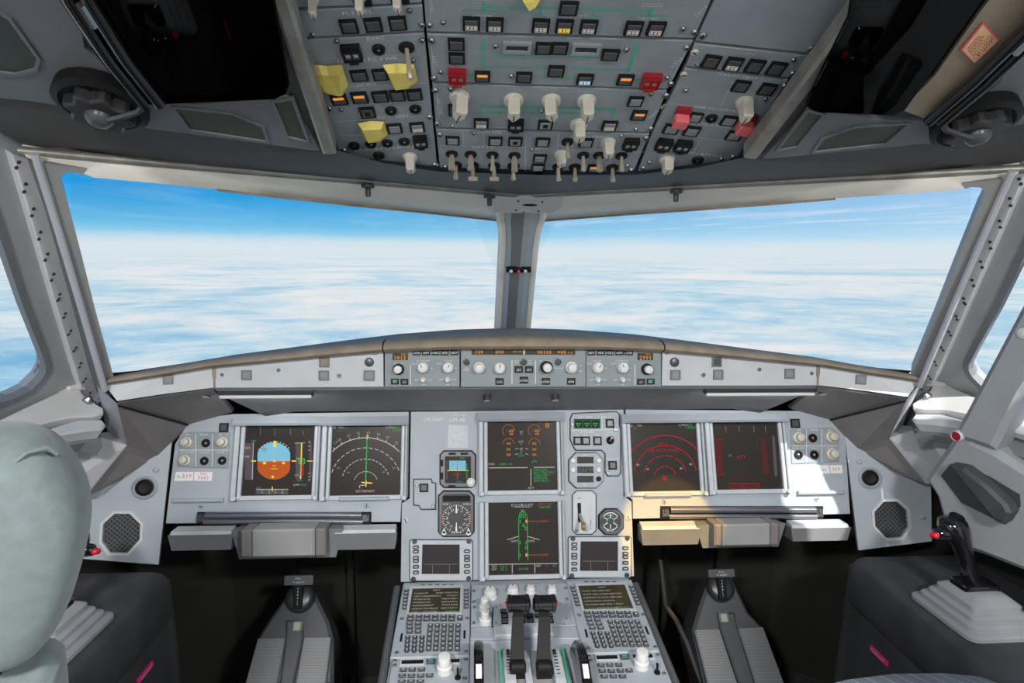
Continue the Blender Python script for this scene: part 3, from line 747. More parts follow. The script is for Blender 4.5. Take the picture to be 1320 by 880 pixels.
# left column
L = OHL
t = unit('grey overhead panel strip with cream rotary knobs on dark squares above the FLT CTL panel', L, [(358, -60), (535, -66), (545.5, 4.5), (381, 11.5)])
for q in ((463, -2), (511, -5)):
    c, w, h = L.rect(q[0] + 4, q[1] + 2, 24, 14); part('knob_pad', G().box(c.x - w / 2, c.x + w / 2, c.y - h / 2, c.y + h / 2, 0, 0.002), 'black', t, L.M)
    rotary(L, q[0], q[1] - 6, 9, t, 180)
rotary(L, 403, -4, 8, t, 180)
screw(L, 377, 3.5, 4.5, t)
t = unit('grey overhead panel strip lettered FLT CTL with three dark square buttons', L, [(382, 13), (545.7, 6.2), (548, 40.5), (389, 49.8)])
for q in ((449.8, 32.7), (481.1, 30.7), (512.5, 28.6)): PB_(L, q[0], q[1], 23, 16.5, t)
for q in ((385, 26.5, 5), (403, 44, 4), (527.5, 13, 4), (543.5, 31.5, 4.5)): screw(L, q[0], q[1], q[2], t)
d = Draw(L, 0.0004); d.text('FLT CTL', 461, 16.5, 4.5, 'print_white', sx=1.3); d.text('ELAC 1', 446, 22.5, 2.4, 'print_grey'); d.text('SEC 1', 478, 21, 2.4, 'print_grey'); d.text('FAC 1', 511, 18.5, 2.4, 'print_grey')
d.build('lettering', t)
t = unit('long grey overhead panel with yellow tape covers, EVAC and EMER ELEC PWR lettering', L, [(389.5, 51.2), (548.2, 42), (564.5, 215.5), (437, 201)])
guard_button(L, 453.2, 65.4, 25, 18, t); jack(L, 488, 62.7, 9, t)
toggle(L, 524, 60.7, 10.5, t, 0.042, (0.05, -0.15), 'round', 'toggle_metal')
tape(L, [(396.6, 83), (410, 81), (421, 84), (441, 80.5), (448.7, 109.5), (443, 119), (424.5, 119), (418, 113), (408, 113)], t, 427, 102, .72, 0.011)
tape(L, [(492.7, 81), (512, 80.5), (533.6, 80.5), (538.7, 103.4), (531, 104.5), (529.5, 111.6), (507, 111.6), (501, 99.3)], t, 517, 96, .72, 0.010)
tape(L, [(461, 156.6), (478, 155), (494.8, 154.5), (500, 172), (494, 174), (492.7, 180), (472.3, 179.5), (466, 171)], t, 481, 167, .72, 0.010)
for q in ((463.1, 96.2, 22, 13, None), (490, 95, 20, 13, None), (437.1, 126.9, 21, 13, 'bar'), (463.5, 124.5, 21, 13, 'bar'), (490.1, 123.5, 21, 13, None), (512.2, 121.8, 20, 13, None), (534.2, 120.8, 20, 13, None), (473.7, 143.9, 20, 12.5, 'dot'), (508.7, 164.4, 19, 11, None), (537.7, 162.7, 19, 11, 'low')):
    PB_(L, q[0], q[1], q[2], q[3], t, 'button_grey' if q[1] < 140 or q[4] == 'dot' else 'button_light', q[4], 'glow_amber' if q[4] == 'bar' else ('black' if q[4] == 'dot' else 'glow_white'))
for q in ((504, 141.7), (535.3, 139.6)): jack(L, q[0], q[1], 8, t)
for q in ((456.5, 186.7), (478, 184.8), (499.3, 183.6), (521, 181.5), (488.2, 199.1)): jack(L, q[0], q[1], 7.5, t)
guard_button(L, 541.8, 180.1, 18, 12, t)
rotary(L, 528.5, 201.6, 9.5, t, 180, 0.028)
for q in ((396.6, 59.8, 5), (434, 52.3, 4), (543.9, 51.7, 4.5), (532.6, 77.2, 3.5), (424.6, 139.6, 4.5), (440, 141, 3.5), (443.6, 193, 4), (554, 150.5, 4.5), (560, 212, 4)): screw(L, q[0], q[1], q[2], t)
d = Draw(L, 0.0004)
for s_, x, y, hh in (('EVAC', 484.5, 49.5, 4), ('EMER ELEC PWR', 474, 77, 4.2), ('GPWS', 472, 108.8, 3.6), ('RCDR', 501, 131.5, 3.4), ('OXYGEN', 505, 150, 3.6), ('RAIN RPLNT', 486, 192, 3.4), ('WIPER', 527, 189.5, 3)): d.text(s_, x, y, hh, 'print_white', sx=1.25)
for a, b in (((392, 78), (541, 69.5)), ((404, 114.5), (552, 107)), ((430, 157), (556, 149)), ((438, 174), (560, 176))): d.line(a, b, 0.7, 'print_grey')
for s_, x, y in (('COMMAND', 453, 55), ('HORN SHUT OFF', 487, 53), ('CAPT & PURS', 523, 51.5), ('GEN 1 LINE', 462, 88.5), ('SYS', 438, 118.5), ('G/S MODE', 463, 116), ('FLAP', 490, 115), ('LDG', 512, 114)): d.text(s_, x, y, 2.2, 'print_grey')
d.build('lettering', t)
# centre column
C = OHC
t = unit('grey overhead panel lettered FUEL with green flow lines and a row of lit buttons', C, [(540, -60), (945, -60), (895.6, 50.3), (548.5, 41.5)])
for q in ((607.7, 29.2, 'low', 'glow_white'), (637.7, 30.3, 'low', 'glow_white'), (697.1, 31.8, 'low', 'glow_white'), (727.4, 32.6, 'low', 'glow_yellow'), (758.6, 33.3, 'low', 'glow_white'), (816.5, 35.2, 'low', 'glow_white'), (845.5, 35.6, 'low', 'glow_white')): PB_(C, q[0], q[1], 22.5, 16.5, t, 'button_grey', q[2], q[3])
PB_(C, 732.9, 9.4, 24, 17, t)
tape(C, [(668, -10), (681, 5.5), (695, 2), (698, -6), (690, -12)], t, 683, -5, .5, 0.014)
for q in ((571.5, 28.4, 3.8), (553.8, 32, 4.6), (880.5, 36.5, 4), (895, 41, 5)): screw(C, q[0], q[1], q[2], t)
d = Draw(C, 0.0004)
d.line((623.2, 3), (623.2, 15), 3, 'print_green'); d.line((625, 8.8), (720, 11.2), 1.6, 'print_green'); d.line((745, 11.5), (840, 14.6), 1.6, 'print_green'); d.line((840.5, 9.5), (837, 22), 3.4, 'print_green')
for a, b in (((597, 13), (651, 15)), ((597, 13), (597, 16)), ((651, 15), (651, 18)), ((692, 6), (692, 11)), ((698, 11), (696.5, 19)), ((682, 18), (713, 19.5)), ((766, 13), (764.5, 20)), ((752, 20), (779, 21)), ((811, 19.5), (863, 21))): d.line(a, b, 0.9, 'print_green')
d.text('F U E L', 556.5, 9, 3.6, 'print_white', rz=radians(-86)); d.text('L TK PUMPS', 622, 20.5, 2.6, 'print_white'); d.text('CTR TK', 707, 19.5, 2.4, 'print_white'); d.text('CTR TK', 751, 20.5, 2.4, 'print_white'); d.text('R TK PUMPS', 835, 24, 2.6, 'print_white'); d.text('MODE SEL', 730, 22.5, 2.2, 'print_white')
d.text('F U E L', 903, 15, 3.6, 'print_white', rz=radians(-114)); d.box(611, 0.5, 636, 3.5, .8, 'print_grey'); d.box(828, 5, 854, 8.6, .8, 'print_grey'); d.text('ENG 2', 841, 6.8, 2.4, 'print_grey')
d.line((553.5, -10), (555.4, 26), .8, 'print_grey')
d.build('lettering', t)
t = unit('grey overhead panel with green bus lines and two red guarded switches, lettered ELEC', C, [(548.8, 43.2), (895.3, 52), (861.8, 115.2), (555.9, 105.8)])
for q in ((588.2, 55.8, 21.5, 14.5, None, 0), (588.8, 73.9, 21, 13, None, 0), (621.8, 97.3, 20, 12.5, 'bar', 'glow_amber'), (675.3, 98.5, 20.5, 12.5, None, 0), (716.8, 90.5, 21, 13, None, 0), (786.7, 69.4, 22, 13, None, 0), (754.1, 101, 21, 12.5, 'low', 'glow_blue'), (805.9, 101.8, 20.5, 12.5, 'bar', 'glow_amber')):
    PB_(C, q[0], q[1], q[2], q[3], t, 'button_grey', q[4], q[5] or 'glow_white')
guard_button(C, 589.5, 96, 23, 16, t, 'red_guard'); guard_button(C, 838.9, 102, 24, 16, t, 'red_guard')
for q in ((666.5, 59.8), (755.2, 62.1)):
    c, w, h = C.rect(q[0], q[1], 36.5, 13.5)
    o = part('voltmeter', G().frame(c.x - w / 2, c.x + w / 2, c.y - h / 2, c.y + h / 2, .004, 0, .004), 'overhead_grey', t, C.M)
    part('display', G().box(c.x - w / 2 + .004, c.x + w / 2 - .004, c.y - h / 2 + .004, c.y + h / 2 - .004, 0, .0015), 'black_gloss', o, C.M)
for q in (700.5, 721.5): PB_(C, q, 61, 21, 14, t)
for q in ((638.5, 58.8, 4), (807.5, 63.5, 4), (568, 92, 3.5), (659, 97, 3.5), (556.4, 51.7, 4.8), (559.5, 100.3, 4.5), (885, 61, 4.6), (864.5, 107.4, 4.4), (860, 99.5, 3.5)): screw(C, q[0], q[1], q[2], t)
d = Draw(C, 0.0004)
for a, b, w in (((622.8, 50.8), (622.6, 69), 2.8), ((622.6, 71), (622.4, 87), 2.8), ((821, 57), (815.5, 73), 3), ((814.5, 76), (809.5, 92), 3), ((637, 69.4), (704, 71.2), 2), ((736, 72.7), (772, 73.3), 2), ((624, 86.2), (706, 87), 1), ((736.7, 88), (809, 90.3), 1), ((602, 97.7), (611, 97.9), 2), ((687.7, 99), (711, 99.5), 1), ((711, 99.5), (711, 97.5), 1), ((720, 100), (742, 100.7), 1), ((816.5, 101.8), (826, 102), 1.6), ((697, 74.5), (706, 78), .8)): d.line(a, b, w, 'print_green')
d.text('E L E C', 561, 79, 3.2, 'print_white', rz=radians(-85)); d.text('E L E C', 872, 81, 3.2, 'print_white', rz=radians(-115)); d.line((556, 58), (559, 95), .9, 'print_grey'); d.line((883, 68), (867, 102), .9, 'print_grey')
for s_, x, y in (('AC BUS 1', 622, 49), ('DC BUS 1', 622, 67.5), ('BAT 1', 666, 51.5), ('BAT 2', 755, 53.5), ('APU GEN', 675, 91), ('IDG 1', 588, 86), ('EXT PWR', 754, 93.5)): d.text(s_, x, y, 2.3, 'print_grey')
d.build('lettering', t)
t = unit('grey overhead panel with four big cream rotary knobs along a green line, lettered AIR COND', C, [(556.2, 107.3), (861, 116.7), (838.6, 171), (560.7, 164.8)])
c, w, h = C.rect(587, 141, 18, 14); PB_(C, 587, 141, 18, 14, t)
rotary(C, 592.3, 124, 13.5, t, 160, 0.034); rotary(C, 662, 128, 13, t, 180, 0.030); rotary(C, 710.5, 128.5, 12.5, t, 195, 0.030); rotary(C, 756.2, 129, 12.5, t, 180, 0.030); rotary(C, 745.8, 159.5, 11.5, t, 180, 0.028)
for q in ((620.3, 157.7, 'low', 'glow_white'), (703, 159.7, 'dot', 'black'), (785.7, 161, 'low', 'glow_white'), (819, 129.7, None, 0), (823.4, 147.4, 'bar', 'glow_amber')): PB_(C, q[0], q[1], 19, 11, t, 'button_light' if q[2] != 'bar' else 'button_grey', q[2], q[3] or 'glow_white')
guard_button(C, 664.7, 158.5, 20, 12, t)
for q in ((581, 114.2, 4), (561, 115.8, 4.6), (563.8, 159, 4.2), (583, 162, 3), (698.5, 142.3, 3), (839, 120.5, 4), (858.5, 122.5, 4.6), (838.5, 165.3, 4.2), (819.5, 166, 3.2)): screw(C, q[0], q[1], q[2], t)
d = Draw(C, 0.0004)
for a, b, w in (((620.3, 137.3), (793, 141), 2), ((620.3, 137), (620.3, 148.5), 2), ((793, 140.5), (789, 151.5), 2), ((622.6, 144.8), (746, 146.5), 1), ((643, 144.5), (643, 148.5), 1.2), ((685, 145.5), (684.5, 149.5), 1.2), ((746, 146.5), (746, 150), 1), ((768, 145), (767, 151), 1)): d.line(a, b, w, 'print_green')
d.text('AIR COND', 567, 138, 3, 'print_white', rz=radians(-85)); d.text('AIR COND', 846.5, 144, 3, 'print_white', rz=radians(-113)); d.line((563.5, 121), (565.5, 153), .8, 'print_grey')
for s_, x, y in (('PACK FLOW', 593, 111.5), ('COCKPIT', 662, 114), ('FWD CABIN', 710, 115.5), ('AFT CABIN', 757, 117), ('PACK 1', 620, 150.5), ('ENG 1 BLEED', 664, 151), ('APU BLEED', 703, 153), ('PACK 2', 786, 154)): d.text(s_, x, y, 2.2, 'print_grey')
d.build('lettering', t)
t = unit('foremost grey overhead panel with rows of metal toggle switches, lettered EXT LT and ANTI ICE', C, [(560.9, 166.4), (838.2, 172.6), (817.5, 222.5), (566.2, 216.5)])
for q in ((583.5, 180, 18, 10), (638.5, 180.8, 18, 10), (664.2, 181.2, 18, 10), (699.5, 182, 18, 10), (695.8, 202.9, 17, 9), (693.5, 214.8, 17, 8), (755.4, 182.9, 18, 10)):
    PB_(C, q[0], q[1], q[2], q[3], t, 'button_light', 'outline' if q[0] != 664.2 else 'dot', 'glow_dimwhite' if q[0] != 664.2 else 'black')
PB_(C, 766.5, 215.5, 18, 8, t, 'button_light', 'bar', 'glow_amber')
guard_button(C, 813, 183, 19, 11, t)
for q in ((582.4, 197.9, 'paddle'), (606.7, 198.6, 'paddle'), (635, 199.4, 'round'), (663.2, 200, 'paddle')): toggle(C, q[0], q[1], 8, t, 0.028, (0, -0.1), q[2])
for q in ((587.7, 212, 'round'), (609.7, 212.6, 'wide'), (637, 212.8, 'wide'), (661.7, 213.4, 'round'), (719.7, 214.4, 'round'), (741, 215, 'round'), (789.4, 215.6, 'round')): toggle(C, q[0], q[1], 8, t, 0.026, (0, -0.1), q[2])
for q in ((731.5, 182.4, 'round'), (751.7, 199.8, 'round'), (772.4, 200, 'paddle'), (801, 200.4, 'round')): toggle(C, q[0], q[1], 8, t, 0.028, (0, -0.1), q[2])
rotary(C, 783.5, 183, 10, t, 180, 0.026); rotary(C, 723.5, 198, 9, t, 180, 0.022)
for q in ((566.5, 173, 4.2), (611, 171, 3), (685.5, 192, 3), (801, 174.3, 3), (833, 177.5, 4.2), (808.6, 213, 3), (563, 212.5, 3.8), (574, 214.6, 3.5), (813.5, 219, 3.8)): screw(C, q[0], q[1], q[2], t)
d = Draw(C, 0.0004)
for s_, x, y in (('ANTI ICE', 629, 171), ('EXT LT', 623, 189.5), ('APU', 697, 192), ('CABIN PRESS', 760, 176), ('SIGNS', 778, 193)): d.text(s_, x, y, 3.0, 'print_white', sx=1.2)
for a, b in (((597, 170), (597, 186)), ((624, 172), (624, 187)), ((678, 172), (677, 220)), ((720, 173), (716, 222)), ((568, 187.5), (679, 190)), ((708, 193), (830, 196)), ((741, 176), (738, 190))): d.line(a, b, .7, 'print_grey')
d.build('lettering', t)
# right column
R = OHR
t = unit('blank grey overhead panel without switches beside the FUEL panel', R, [(948, -60), (1130, -60), (1098, 0), (1047, 70), (895, 53.5), (917, 6)])
for q in ((905.5, 45.5, 6), (1046, 62, 6)): screw(R, q[0], q[1], q[2], t)
t = unit('narrow grey overhead panel with four buttons in a row, one lit white', R, [(894.2, 55.6), (1045.3, 72), (1019, 101), (882.5, 86)])
for q in ((916.7, 78.2, None), (945.2, 81.3, 'low'), (972.8, 84.2, None), (1000.6, 87.4, None)): PB_(R, q[0], q[1], 22, 15, t, 'button_grey', q[2])
screw(R, 895.3, 66.8, 5.5, t, 'knob_cream'); screw(R, 899, 83, 3.5, t); screw(R, 1021.5, 94, 4.5, t); screw(R, 1023, 76.5, 4, t)
d = Draw(R, 0.0004); d.text('HYD', 968, 69.5, 3, 'print_grey'); d.build('lettering', t)
t = unit('grey overhead panel with two bright red caps, lettered CARGO HEAT and VENTILATION', R, [(881.7, 87.5), (1017.5, 102.5), (948.5, 206), (821.5, 221.3), (839.3, 172)])
for q in ((955, 109.9, 21, 13), (988.7, 114, 21, 13), (896.1, 150.2, 18, 11), (939.7, 154.7, 20, 11), (865.4, 165.2, 20, 11), (891.6, 168, 20, 11), (946.4, 173.7, 20, 10)): PB_(R, q[0], q[1], q[2], q[3], t, 'button_light' if q[1] > 140 else 'button_grey')
jack(R, 917.2, 151.7, 8, t); jack(R, 899.4, 205.5, 8, t)
red_cap(R, 878.3, 145, 19, 15, t); red_cap(R, 961, 154, 20, 15, t)
guard_button(R, 855.8, 184, 20, 12, t); guard_button(R, 880.3, 186, 20, 12, t)
rotary(R, 960, 131, 12.5, t, 180, 0.030); rotary(R, 860, 204, 10.5, t, 180, 0.026)
screw(R, 881.4, 95.4, 5, t, 'knob_cream')
for q in ((884, 116, 3.5), (986.7, 127, 3.5), (1011, 110, 4.5), (944.8, 201.5, 4), (930, 204, 3), (837, 208.5, 3), (829, 216, 3.5)): screw(R, q[0], q[1], q[2], t)
d = Draw(R, 0.0004)
for s_, x, y, rz in (('CARGO HEAT', 952, 98.5, 4), ('CARGO SMOKE', 924, 140.5, 4), ('VENTILATION', 914, 161, 4), ('RAIN RPLNT', 905, 198.5, 4)): d.text(s_, x, y, 3.2, 'print_white', sx=1.2)
for a, b in (((864, 133), (980, 146)), ((945, 105), (928, 138)), ((858, 172), (950, 184)), ((902, 182), (892, 200))): d.line(a, b, .7, 'print_grey')
d.build('lettering', t)
# grab rails beside the overhead panel
for side, P0, P1, fr, lab in (('l', (349, -40), (425, 199), OHL, 'scuffed grey metal rail beside the panel with yellow tape covers'), ('r', (1156, -40), (967, 205), OHR, 'scuffed grey metal rail beside the panel with red caps')):
    a = fr.uv(*P0, 0.046); b = fr.uv(*P1, 0.046); d_ = (a - b).normalized(); n = Vector((-d_.y, d_.x))
    g = G(); w = 0.0095; a2 = a + d_ * 0.25
    q = [b + n * w, b - n * w, a2 - n * w, a2 + n * w]
    g.prism(q, 0.022, 0.048, 0, 0.004)
    tag(link('overhead_rail', g.mesh('overhead_rail', ['rail_metal'], 30), fr.M), lab, 'rail', 'overhead rails')
# sun visors folded up against the ceiling
VIS = Frame((-0.45, -0.59, cz(-0.59) - 0.022), (1, 0, 0), (0, -1, 0.42))
VR = Frame(MIR @ (VIS.M @ Vector((0, 0, 0))), (1, 0, 0), (0, -1, 0.42))
def visor(side, m):
    lab = 'dark tinted sun visor folded up beside the yellow-taped overhead panel' if side == 'left' else 'dark tinted sun visor folded up beside the sticker and the red-capped overhead panel'
    t = thing('sun_visor', lab, 'sun visor', m @ VIS.M @ m, 'sun visors')
    g = G(); g.x = m @ VIS.M
    P = VIS.pl([(110, -60), (345, -60), (358, 20), (370, 90), (373, 106), (369, 117), (355, 124), (195, 131), (165, 90), (140, 55)])
    if side == 'right':
        g.x = VR.M; P = VR.pl([(1042, 122), (1039, 131), (1045, 138), (1056, 141), (1150, 145), (1166, 138), (1262, 0), (1302, -60), (1105, -60), (1092, 20)])
    g.prism(P, 0.0, 0.005, 0, 0.001)
    part('tinted_plate', g, 'visor_tint', t)
    g = G(); g.x = m @ VIS.M
    ln = [VIS.uv(62, -60, 0.012), VIS.uv(88, 0, 0.012), VIS.uv(140, 78, 0.012), VIS.uv(187, 136, 0.012)]
    for o_, r in ((0.0, 0.0085), (0.017, 0.0075)): g.tube([(p.x + o_, p.y, 0.010) for p in ln], r, 8)
    part('clamp_bar', g, 'black_gloss', t, smooth=50)
    g = G(); g.x = m @ VIS.M
    e = VIS.uv(103, 6, 0.018); f = VIS.uv(121, 34, 0.018); g.tube([(e.x, e.y, 0.018), (f.x, f.y, 0.018)], 0.004, 6); part('latch', g, 'metal', t)
    k = VIS.uv(129, 146, 0.014); n = 40
    g = G(); g.x = m @ VIS.M
    g.lathe((k.x, k.y), [(0.050, -0.012), (0.052, 0.004), (0.044, 0.008), (0.040, 0.004)], 24); part('knob_base', g, 'black', t, smooth=40)
    g = G(); g.x = m @ VIS.M
    g.prism([(k.x + (0.034 + 0.004 * sin(8 * 2 * pi * q / n)) * cos(2 * pi * q / n), k.y + (0.034 + 0.004 * sin(8 * 2 * pi * q / n)) * sin(2 * pi * q / n)) for q in range(n)], 0.004, 0.020, 0, 0.003); part('pivot_knob', g, 'dial_dark', t)
    g = G(); g.x = m @ VIS.M; g.lathe((k.x, k.y, 0.018), [(0.016, 0), (0.0155, 0.005), (0.012, 0.010), (0.006, 0.013)], 16); part('knob_cap', g, 'button_grey', t, smooth=60)
    g = G(); g.x = m @ VIS.M; q0 = VIS.uv(185, 136, 0.012); g.tube([(q0.x, q0.y, 0.012), (q0.x - 0.01, q0.y - 0.008, 0.016), (k.x + 0.02, k.y + 0.004, 0.024), (k.x, k.y, 0.026)], 0.004, 6); part('arm', g, 'dark_metal', t, smooth=50)
both(visor)
# tan mounting plate and caution sticker seen by the right visor
TPF = VR
g = G(); g.prism(TPF.pl([(1300, -30), (1345, -30), (1345, 30), (1305, 50), (1193, 155), (1162, 143), (1205, 100), (1262, 20)]), -0.006, -0.002)
tp = tag(link('visor_mount_plate', g.mesh('visor_mount_plate', ['tan_panel']), TPF.M), 'tan metal plate beside the dark sun visor, carrying the orange sticker', 'plate')
st = thing('caution_sticker', 'orange and cream caution sticker with mirrored lettering by the right sun visor', 'sticker', TPF.T(*TPF.uv(1263, 56)))
g = G(); q = TPF.pl([(1267, 30.5), (1289, 51.5), (1256, 82), (1238, 65)], 0.0005)
g.prism(q, -0.0018, 0.0004, 0); part('backing', g, 'red_cap', st, TPF.M)
g = G(); g.prism([c_ + (sum(q, Vector((0, 0))) / 4 - c_).normalized() * 0.0022 for c_ in q], 0.0, 0.0008); part('face', g, 'sticker_orange', st, TPF.M)
cc = sum(q, Vector((0, 0))) / 4; ux = (q[0] - q[3]).normalized(); uy = (q[1] - q[0]).normalized()
g = G()
sw = (q[0] - q[3]).length
v, f = text_geo('CAUTION')
sx_ = sw * 0.42 / max(z[0] for z in v)
g.add([(*(cc + ux * (-z[0] * sx_ * -1) + uy * (0.010 - z[1] * -sx_ * 2.0)), 0.001) for z in v], f)
g.add([(*(cc + ux * a + uy * b), 0.001) for a, b in ((-sw * .43, 0.0022), (sw * .40, 0.0022), (sw * .40, 0.0031), (-sw * .43, 0.0031))], [(0, 1, 2, 3)])
for k, (x0, x1) in enumerate(((-.38, .2), (-.36, .30), (-.36, .25), (-.3, .2))):
    y = -0.0015 - k * 0.0036
    for j in range(6):
        a = sw * (x0 + (x1 - x0) * j / 6); b = sw * (x0 + (x1 - x0) * (j + .75) / 6)
        g.add([(*(cc + ux * p + uy * r), 0.001) for p, r in ((a, y - .0008), (b, y - .0008), (b, y + .0008), (a, y + .0008))], [(0, 1, 2, 3)])
part('lettering', g, 'red_guard', st, TPF.M)
# ------------------------------------------------------------------ glareshield
gs = thing('glareshield', 'long grey glareshield with padded brown rim under the windshields', 'glareshield', Matrix.Translation((0, -0.149, 0.12)))
# stations: x, face y, bottom z, top z of face
STN = [(0.0, -0.146, 0.120, 0.203), (0.15, -0.147, 0.120, 0.203), (0.291, -0.149, 0.120, 0.198), (0.40, -0.151, 0.120, 0.189), (0.52, -0.154, 0.120, 0.178), (0.632, -0.157, 0.121, 0.168), (0.72, -0.190, 0.115, 0.156), (0.80, -0.222, 0.109, 0.147)]
ST = [(-x, y, b, t) for x, y, b, t in STN[:0:-1]] + STN
def padring(x, y, t):
    k = 1 - abs(x) / 1.4
    f = 0.33 - 0.70 * max(0, abs(x) - 0.055)      # windshield foot line
    return [(x, y + 0.004, t - 0.004), (x, y - 0.014, t - 0.002), (x, y - 0.022, t + 0.006 * k), (x, y - 0.020, t + 0.014 * k), (x, y - 0.006, t + 0.022 * k), (x, y + 0.02, t + 0.023 * k), (x, max(y + 0.03, f * 0.5), t + 0.008 * k), (x, max(y + 0.04, f), 0.165 if abs(x) < .7 else 0.15)]
g = G(); g.loft([padring(x, y, t) for x, y, b, t in ST], 0, closed=False); part('padded_rim', g, 'pad_brown', gs, smooth=50)
g = G()
for x in (-0.291, 0.291):
    q = [s for s in STN if abs(s[0] - abs(x)) < 1e-6][0]; g.tube([Vector(p) + Vector((0, -0.0005, 0.0004)) for p in padring(x, q[1], q[3])[:6]], 0.0015, 5)
part('rim_seam', g, 'gap_black', gs)
# underside sloping down to the main panel
g = G(); tp_ = []
for x, y, b, t in ST:
    e = MIP.W(x * (0.93 if abs(x) > .6 else 1.0), 0.032 - (0.03 * (abs(x) - .55) / .25 if abs(x) > .55 else 0), 0.002)
    tp_.append([Vector((x, y + 0.012, b + 0.01)), Vector((x, y + 0.001, b)), Vector((x, y + 0.004, b - 0.006)), Vector((x, y + 0.05, b - 0.030)), e])
g.loft([r for r in tp_ if abs(r[0].x) < 0.66], 0, closed=False)
part('underside', g, 'mid_grey', gs, smooth=25)
# wing faces
def wing(s):
    for a, b, nm in ((2, 5, 'wing_panel'), (5, 7, 'end_panel')):
        g = G(); pts = STN[a:b + 1]
        dx = 0.0025
        lo = [Vector((s * (x + (dx if i == 0 else (-dx if i == len(pts) - 1 else 0))), y - 0.003, bz + 0.002)) for i, (x, y, bz, tz) in enumerate(pts)]
        hi = [Vector((s * (x + (dx if i == 0 else (-dx if i == len(pts) - 1 else 0))), y + 0.002, tz)) for i, (x, y, bz, tz) in enumerate(pts)]
        if nm == 'end_panel': lo[-1] += Vector((-s * 0.010, 0, 0)); hi[-1] += Vector((s * 0.010, -0.006, -0.004))
        g.loft([[h, l, l + Vector((0, 0.01, 0)), h + Vector((0, 0.01, 0))] for h, l in zip(hi, lo)], 0)
        part(nm, g, 'light_grey', gs)
wing(-1); wing(1)
for s in (-1, 1):
    x, y, b, t = STN[5]; part('divider', G().box(s * x - 0.004, s * x + 0.004, y - 0.001, y + 0.01, b, t), 'pad_brown', gs)
WGL = FCU
for q in ((418.3, 466.8, 13, 'pad_brown'), (417.6, 483.8, 13, 'button_light'), (475.9, 483.8, 13.5, 'button_light'), (318, 483.3, 13, 'button_light'), (870.6, 483, 12.5, 'button_light'), (923.8, 466.4, 12.5, 'button_grey'), (925.6, 482.6, 12.5, 'button_light'), (1017.6, 481.5, 12.5, 'button_light')):
    fr = Frame((0, -0.156 - 0.0035 * (abs(q[0] - 670) > 300), 0.12), (1, 0, 0), (0, 0.10, 1)); c, w, h = fr.rect(q[0], q[1], q[2], q[2])
    o = part('square_light', G().frame(c.x - w / 2, c.x + w / 2, c.y - w / 2, c.y + w / 2, w * .12, -0.002, 0.003), 'mid_grey', gs, fr.M); part('lens', G().box(c.x - w * .38, c.x + w * .38, c.y - w * .38, c.y + w * .38, -0.002, 0.0022, 0, .0006), q[3], o, fr.M)
for px in (216.4, 1110):
    s = -1 if px < 660 else 1
    fr = Frame((s * 0.72, -0.1945, 0.12), (0.926, s * -0.377, 0), (0, 0.05, 1)); c, w, h = fr.rect(px, 489, 13, 13)
    o = part('square_light', G().frame(c.x - w / 2, c.x + w / 2, c.y - w / 2, c.y + w / 2, w * .12, -0.004, 0.003), 'mid_grey', gs, fr.M); part('lens', G().box(c.x - w * .38, c.x + w * .38, c.y - w * .38, c.y + w * .38, -0.002, 0.0022), 'button_light', o, fr.M)
WF = Frame((0, -0.1535, 0.12), (1, 0, 0), (0, 0.10, 1))
for q in (476.2, 869.2):
    c, w, h = WF.rect(q, 466.6, 12, 12); g = G(); g.lathe((c.x, c.y), [(w / 2, -0.001), (w / 2, 0.003), (w * .4, 0.006), (w * .2, 0.007)], 16); part('round_switch', g, 'dark_metal', gs, WF.M, 40)
for q in ((310 + 323 / 6.6, 477), (437, 484), (484, 454.5), (286.5, 483), (860, 454), (907, 483), (979, 476), (1046, 481)): screw(Frame((0, -0.1585, 0.12), (1, 0, 0), (0, 0.10, 1)), q[0], q[1], 2.6, gs)
d = Draw(WF, 0.0004)
for x in (476, 869): d.text('MASTER', x, 458.8, 2.2, 'print_white'); d.text('SIDE STICK PRIORITY', x, 475.2, 2.0, 'print_white')
d.build('lettering', gs)
# lamp tubes and vents under the glareshield
US = Frame((0, -0.124, 0.092), (1, 0, 0), (0, -0.075, 0.024 + 0.02))
US = Frame((0, -0.147, 0.112), (1, 0, 0), (0, -0.5, 0.32))
for x0, x1, lab in ((282, 404, 'slim floodlight tube under the glareshield over the compass screen'), (908, 1050, 'slim floodlight tube under the glareshield over the sunlit screens')):
    a = US.uv(x0, 507 if x0 < 600 else 504); b = US.uv(x1, 507 if x0 < 600 else 504)
    t = thing('flood_light', lab, 'lamp', US.T((a.x + b.x) / 2, a.y))
    L_ = (b.x - a.x) / 2
    g = G(); g.box(-L_, L_, -0.008, 0.008, -0.010, 0.005, 0, 0.002); part('housing', g, 'dark_metal', t, WM[t.name])
    g = G(); g.tube([(-L_ * .97, -0.002, 0.007), (L_ * .97, -0.002, 0.007)], 0.004, 8); part('tube', g, 'white_plastic', t, WM[t.name], 50)
    l = bpy.data.lights.new('flood_light_bulb', 'AREA'); l.shape = 'RECTANGLE'; l.size = L_ * 1.9; l.size_y = 0.01; l.energy = FLOOD_W
    o = bpy.data.objects.new('flood_light_bulb', l); COL.objects.link(o); o.parent = t
    o.matrix_basis = WM[t.name].inverted() @ Matrix.Translation(WM[t.name].translation + Vector((0, -0.012, -0.016))) @ Matrix.Rotation(radians(35), 4, 'X')
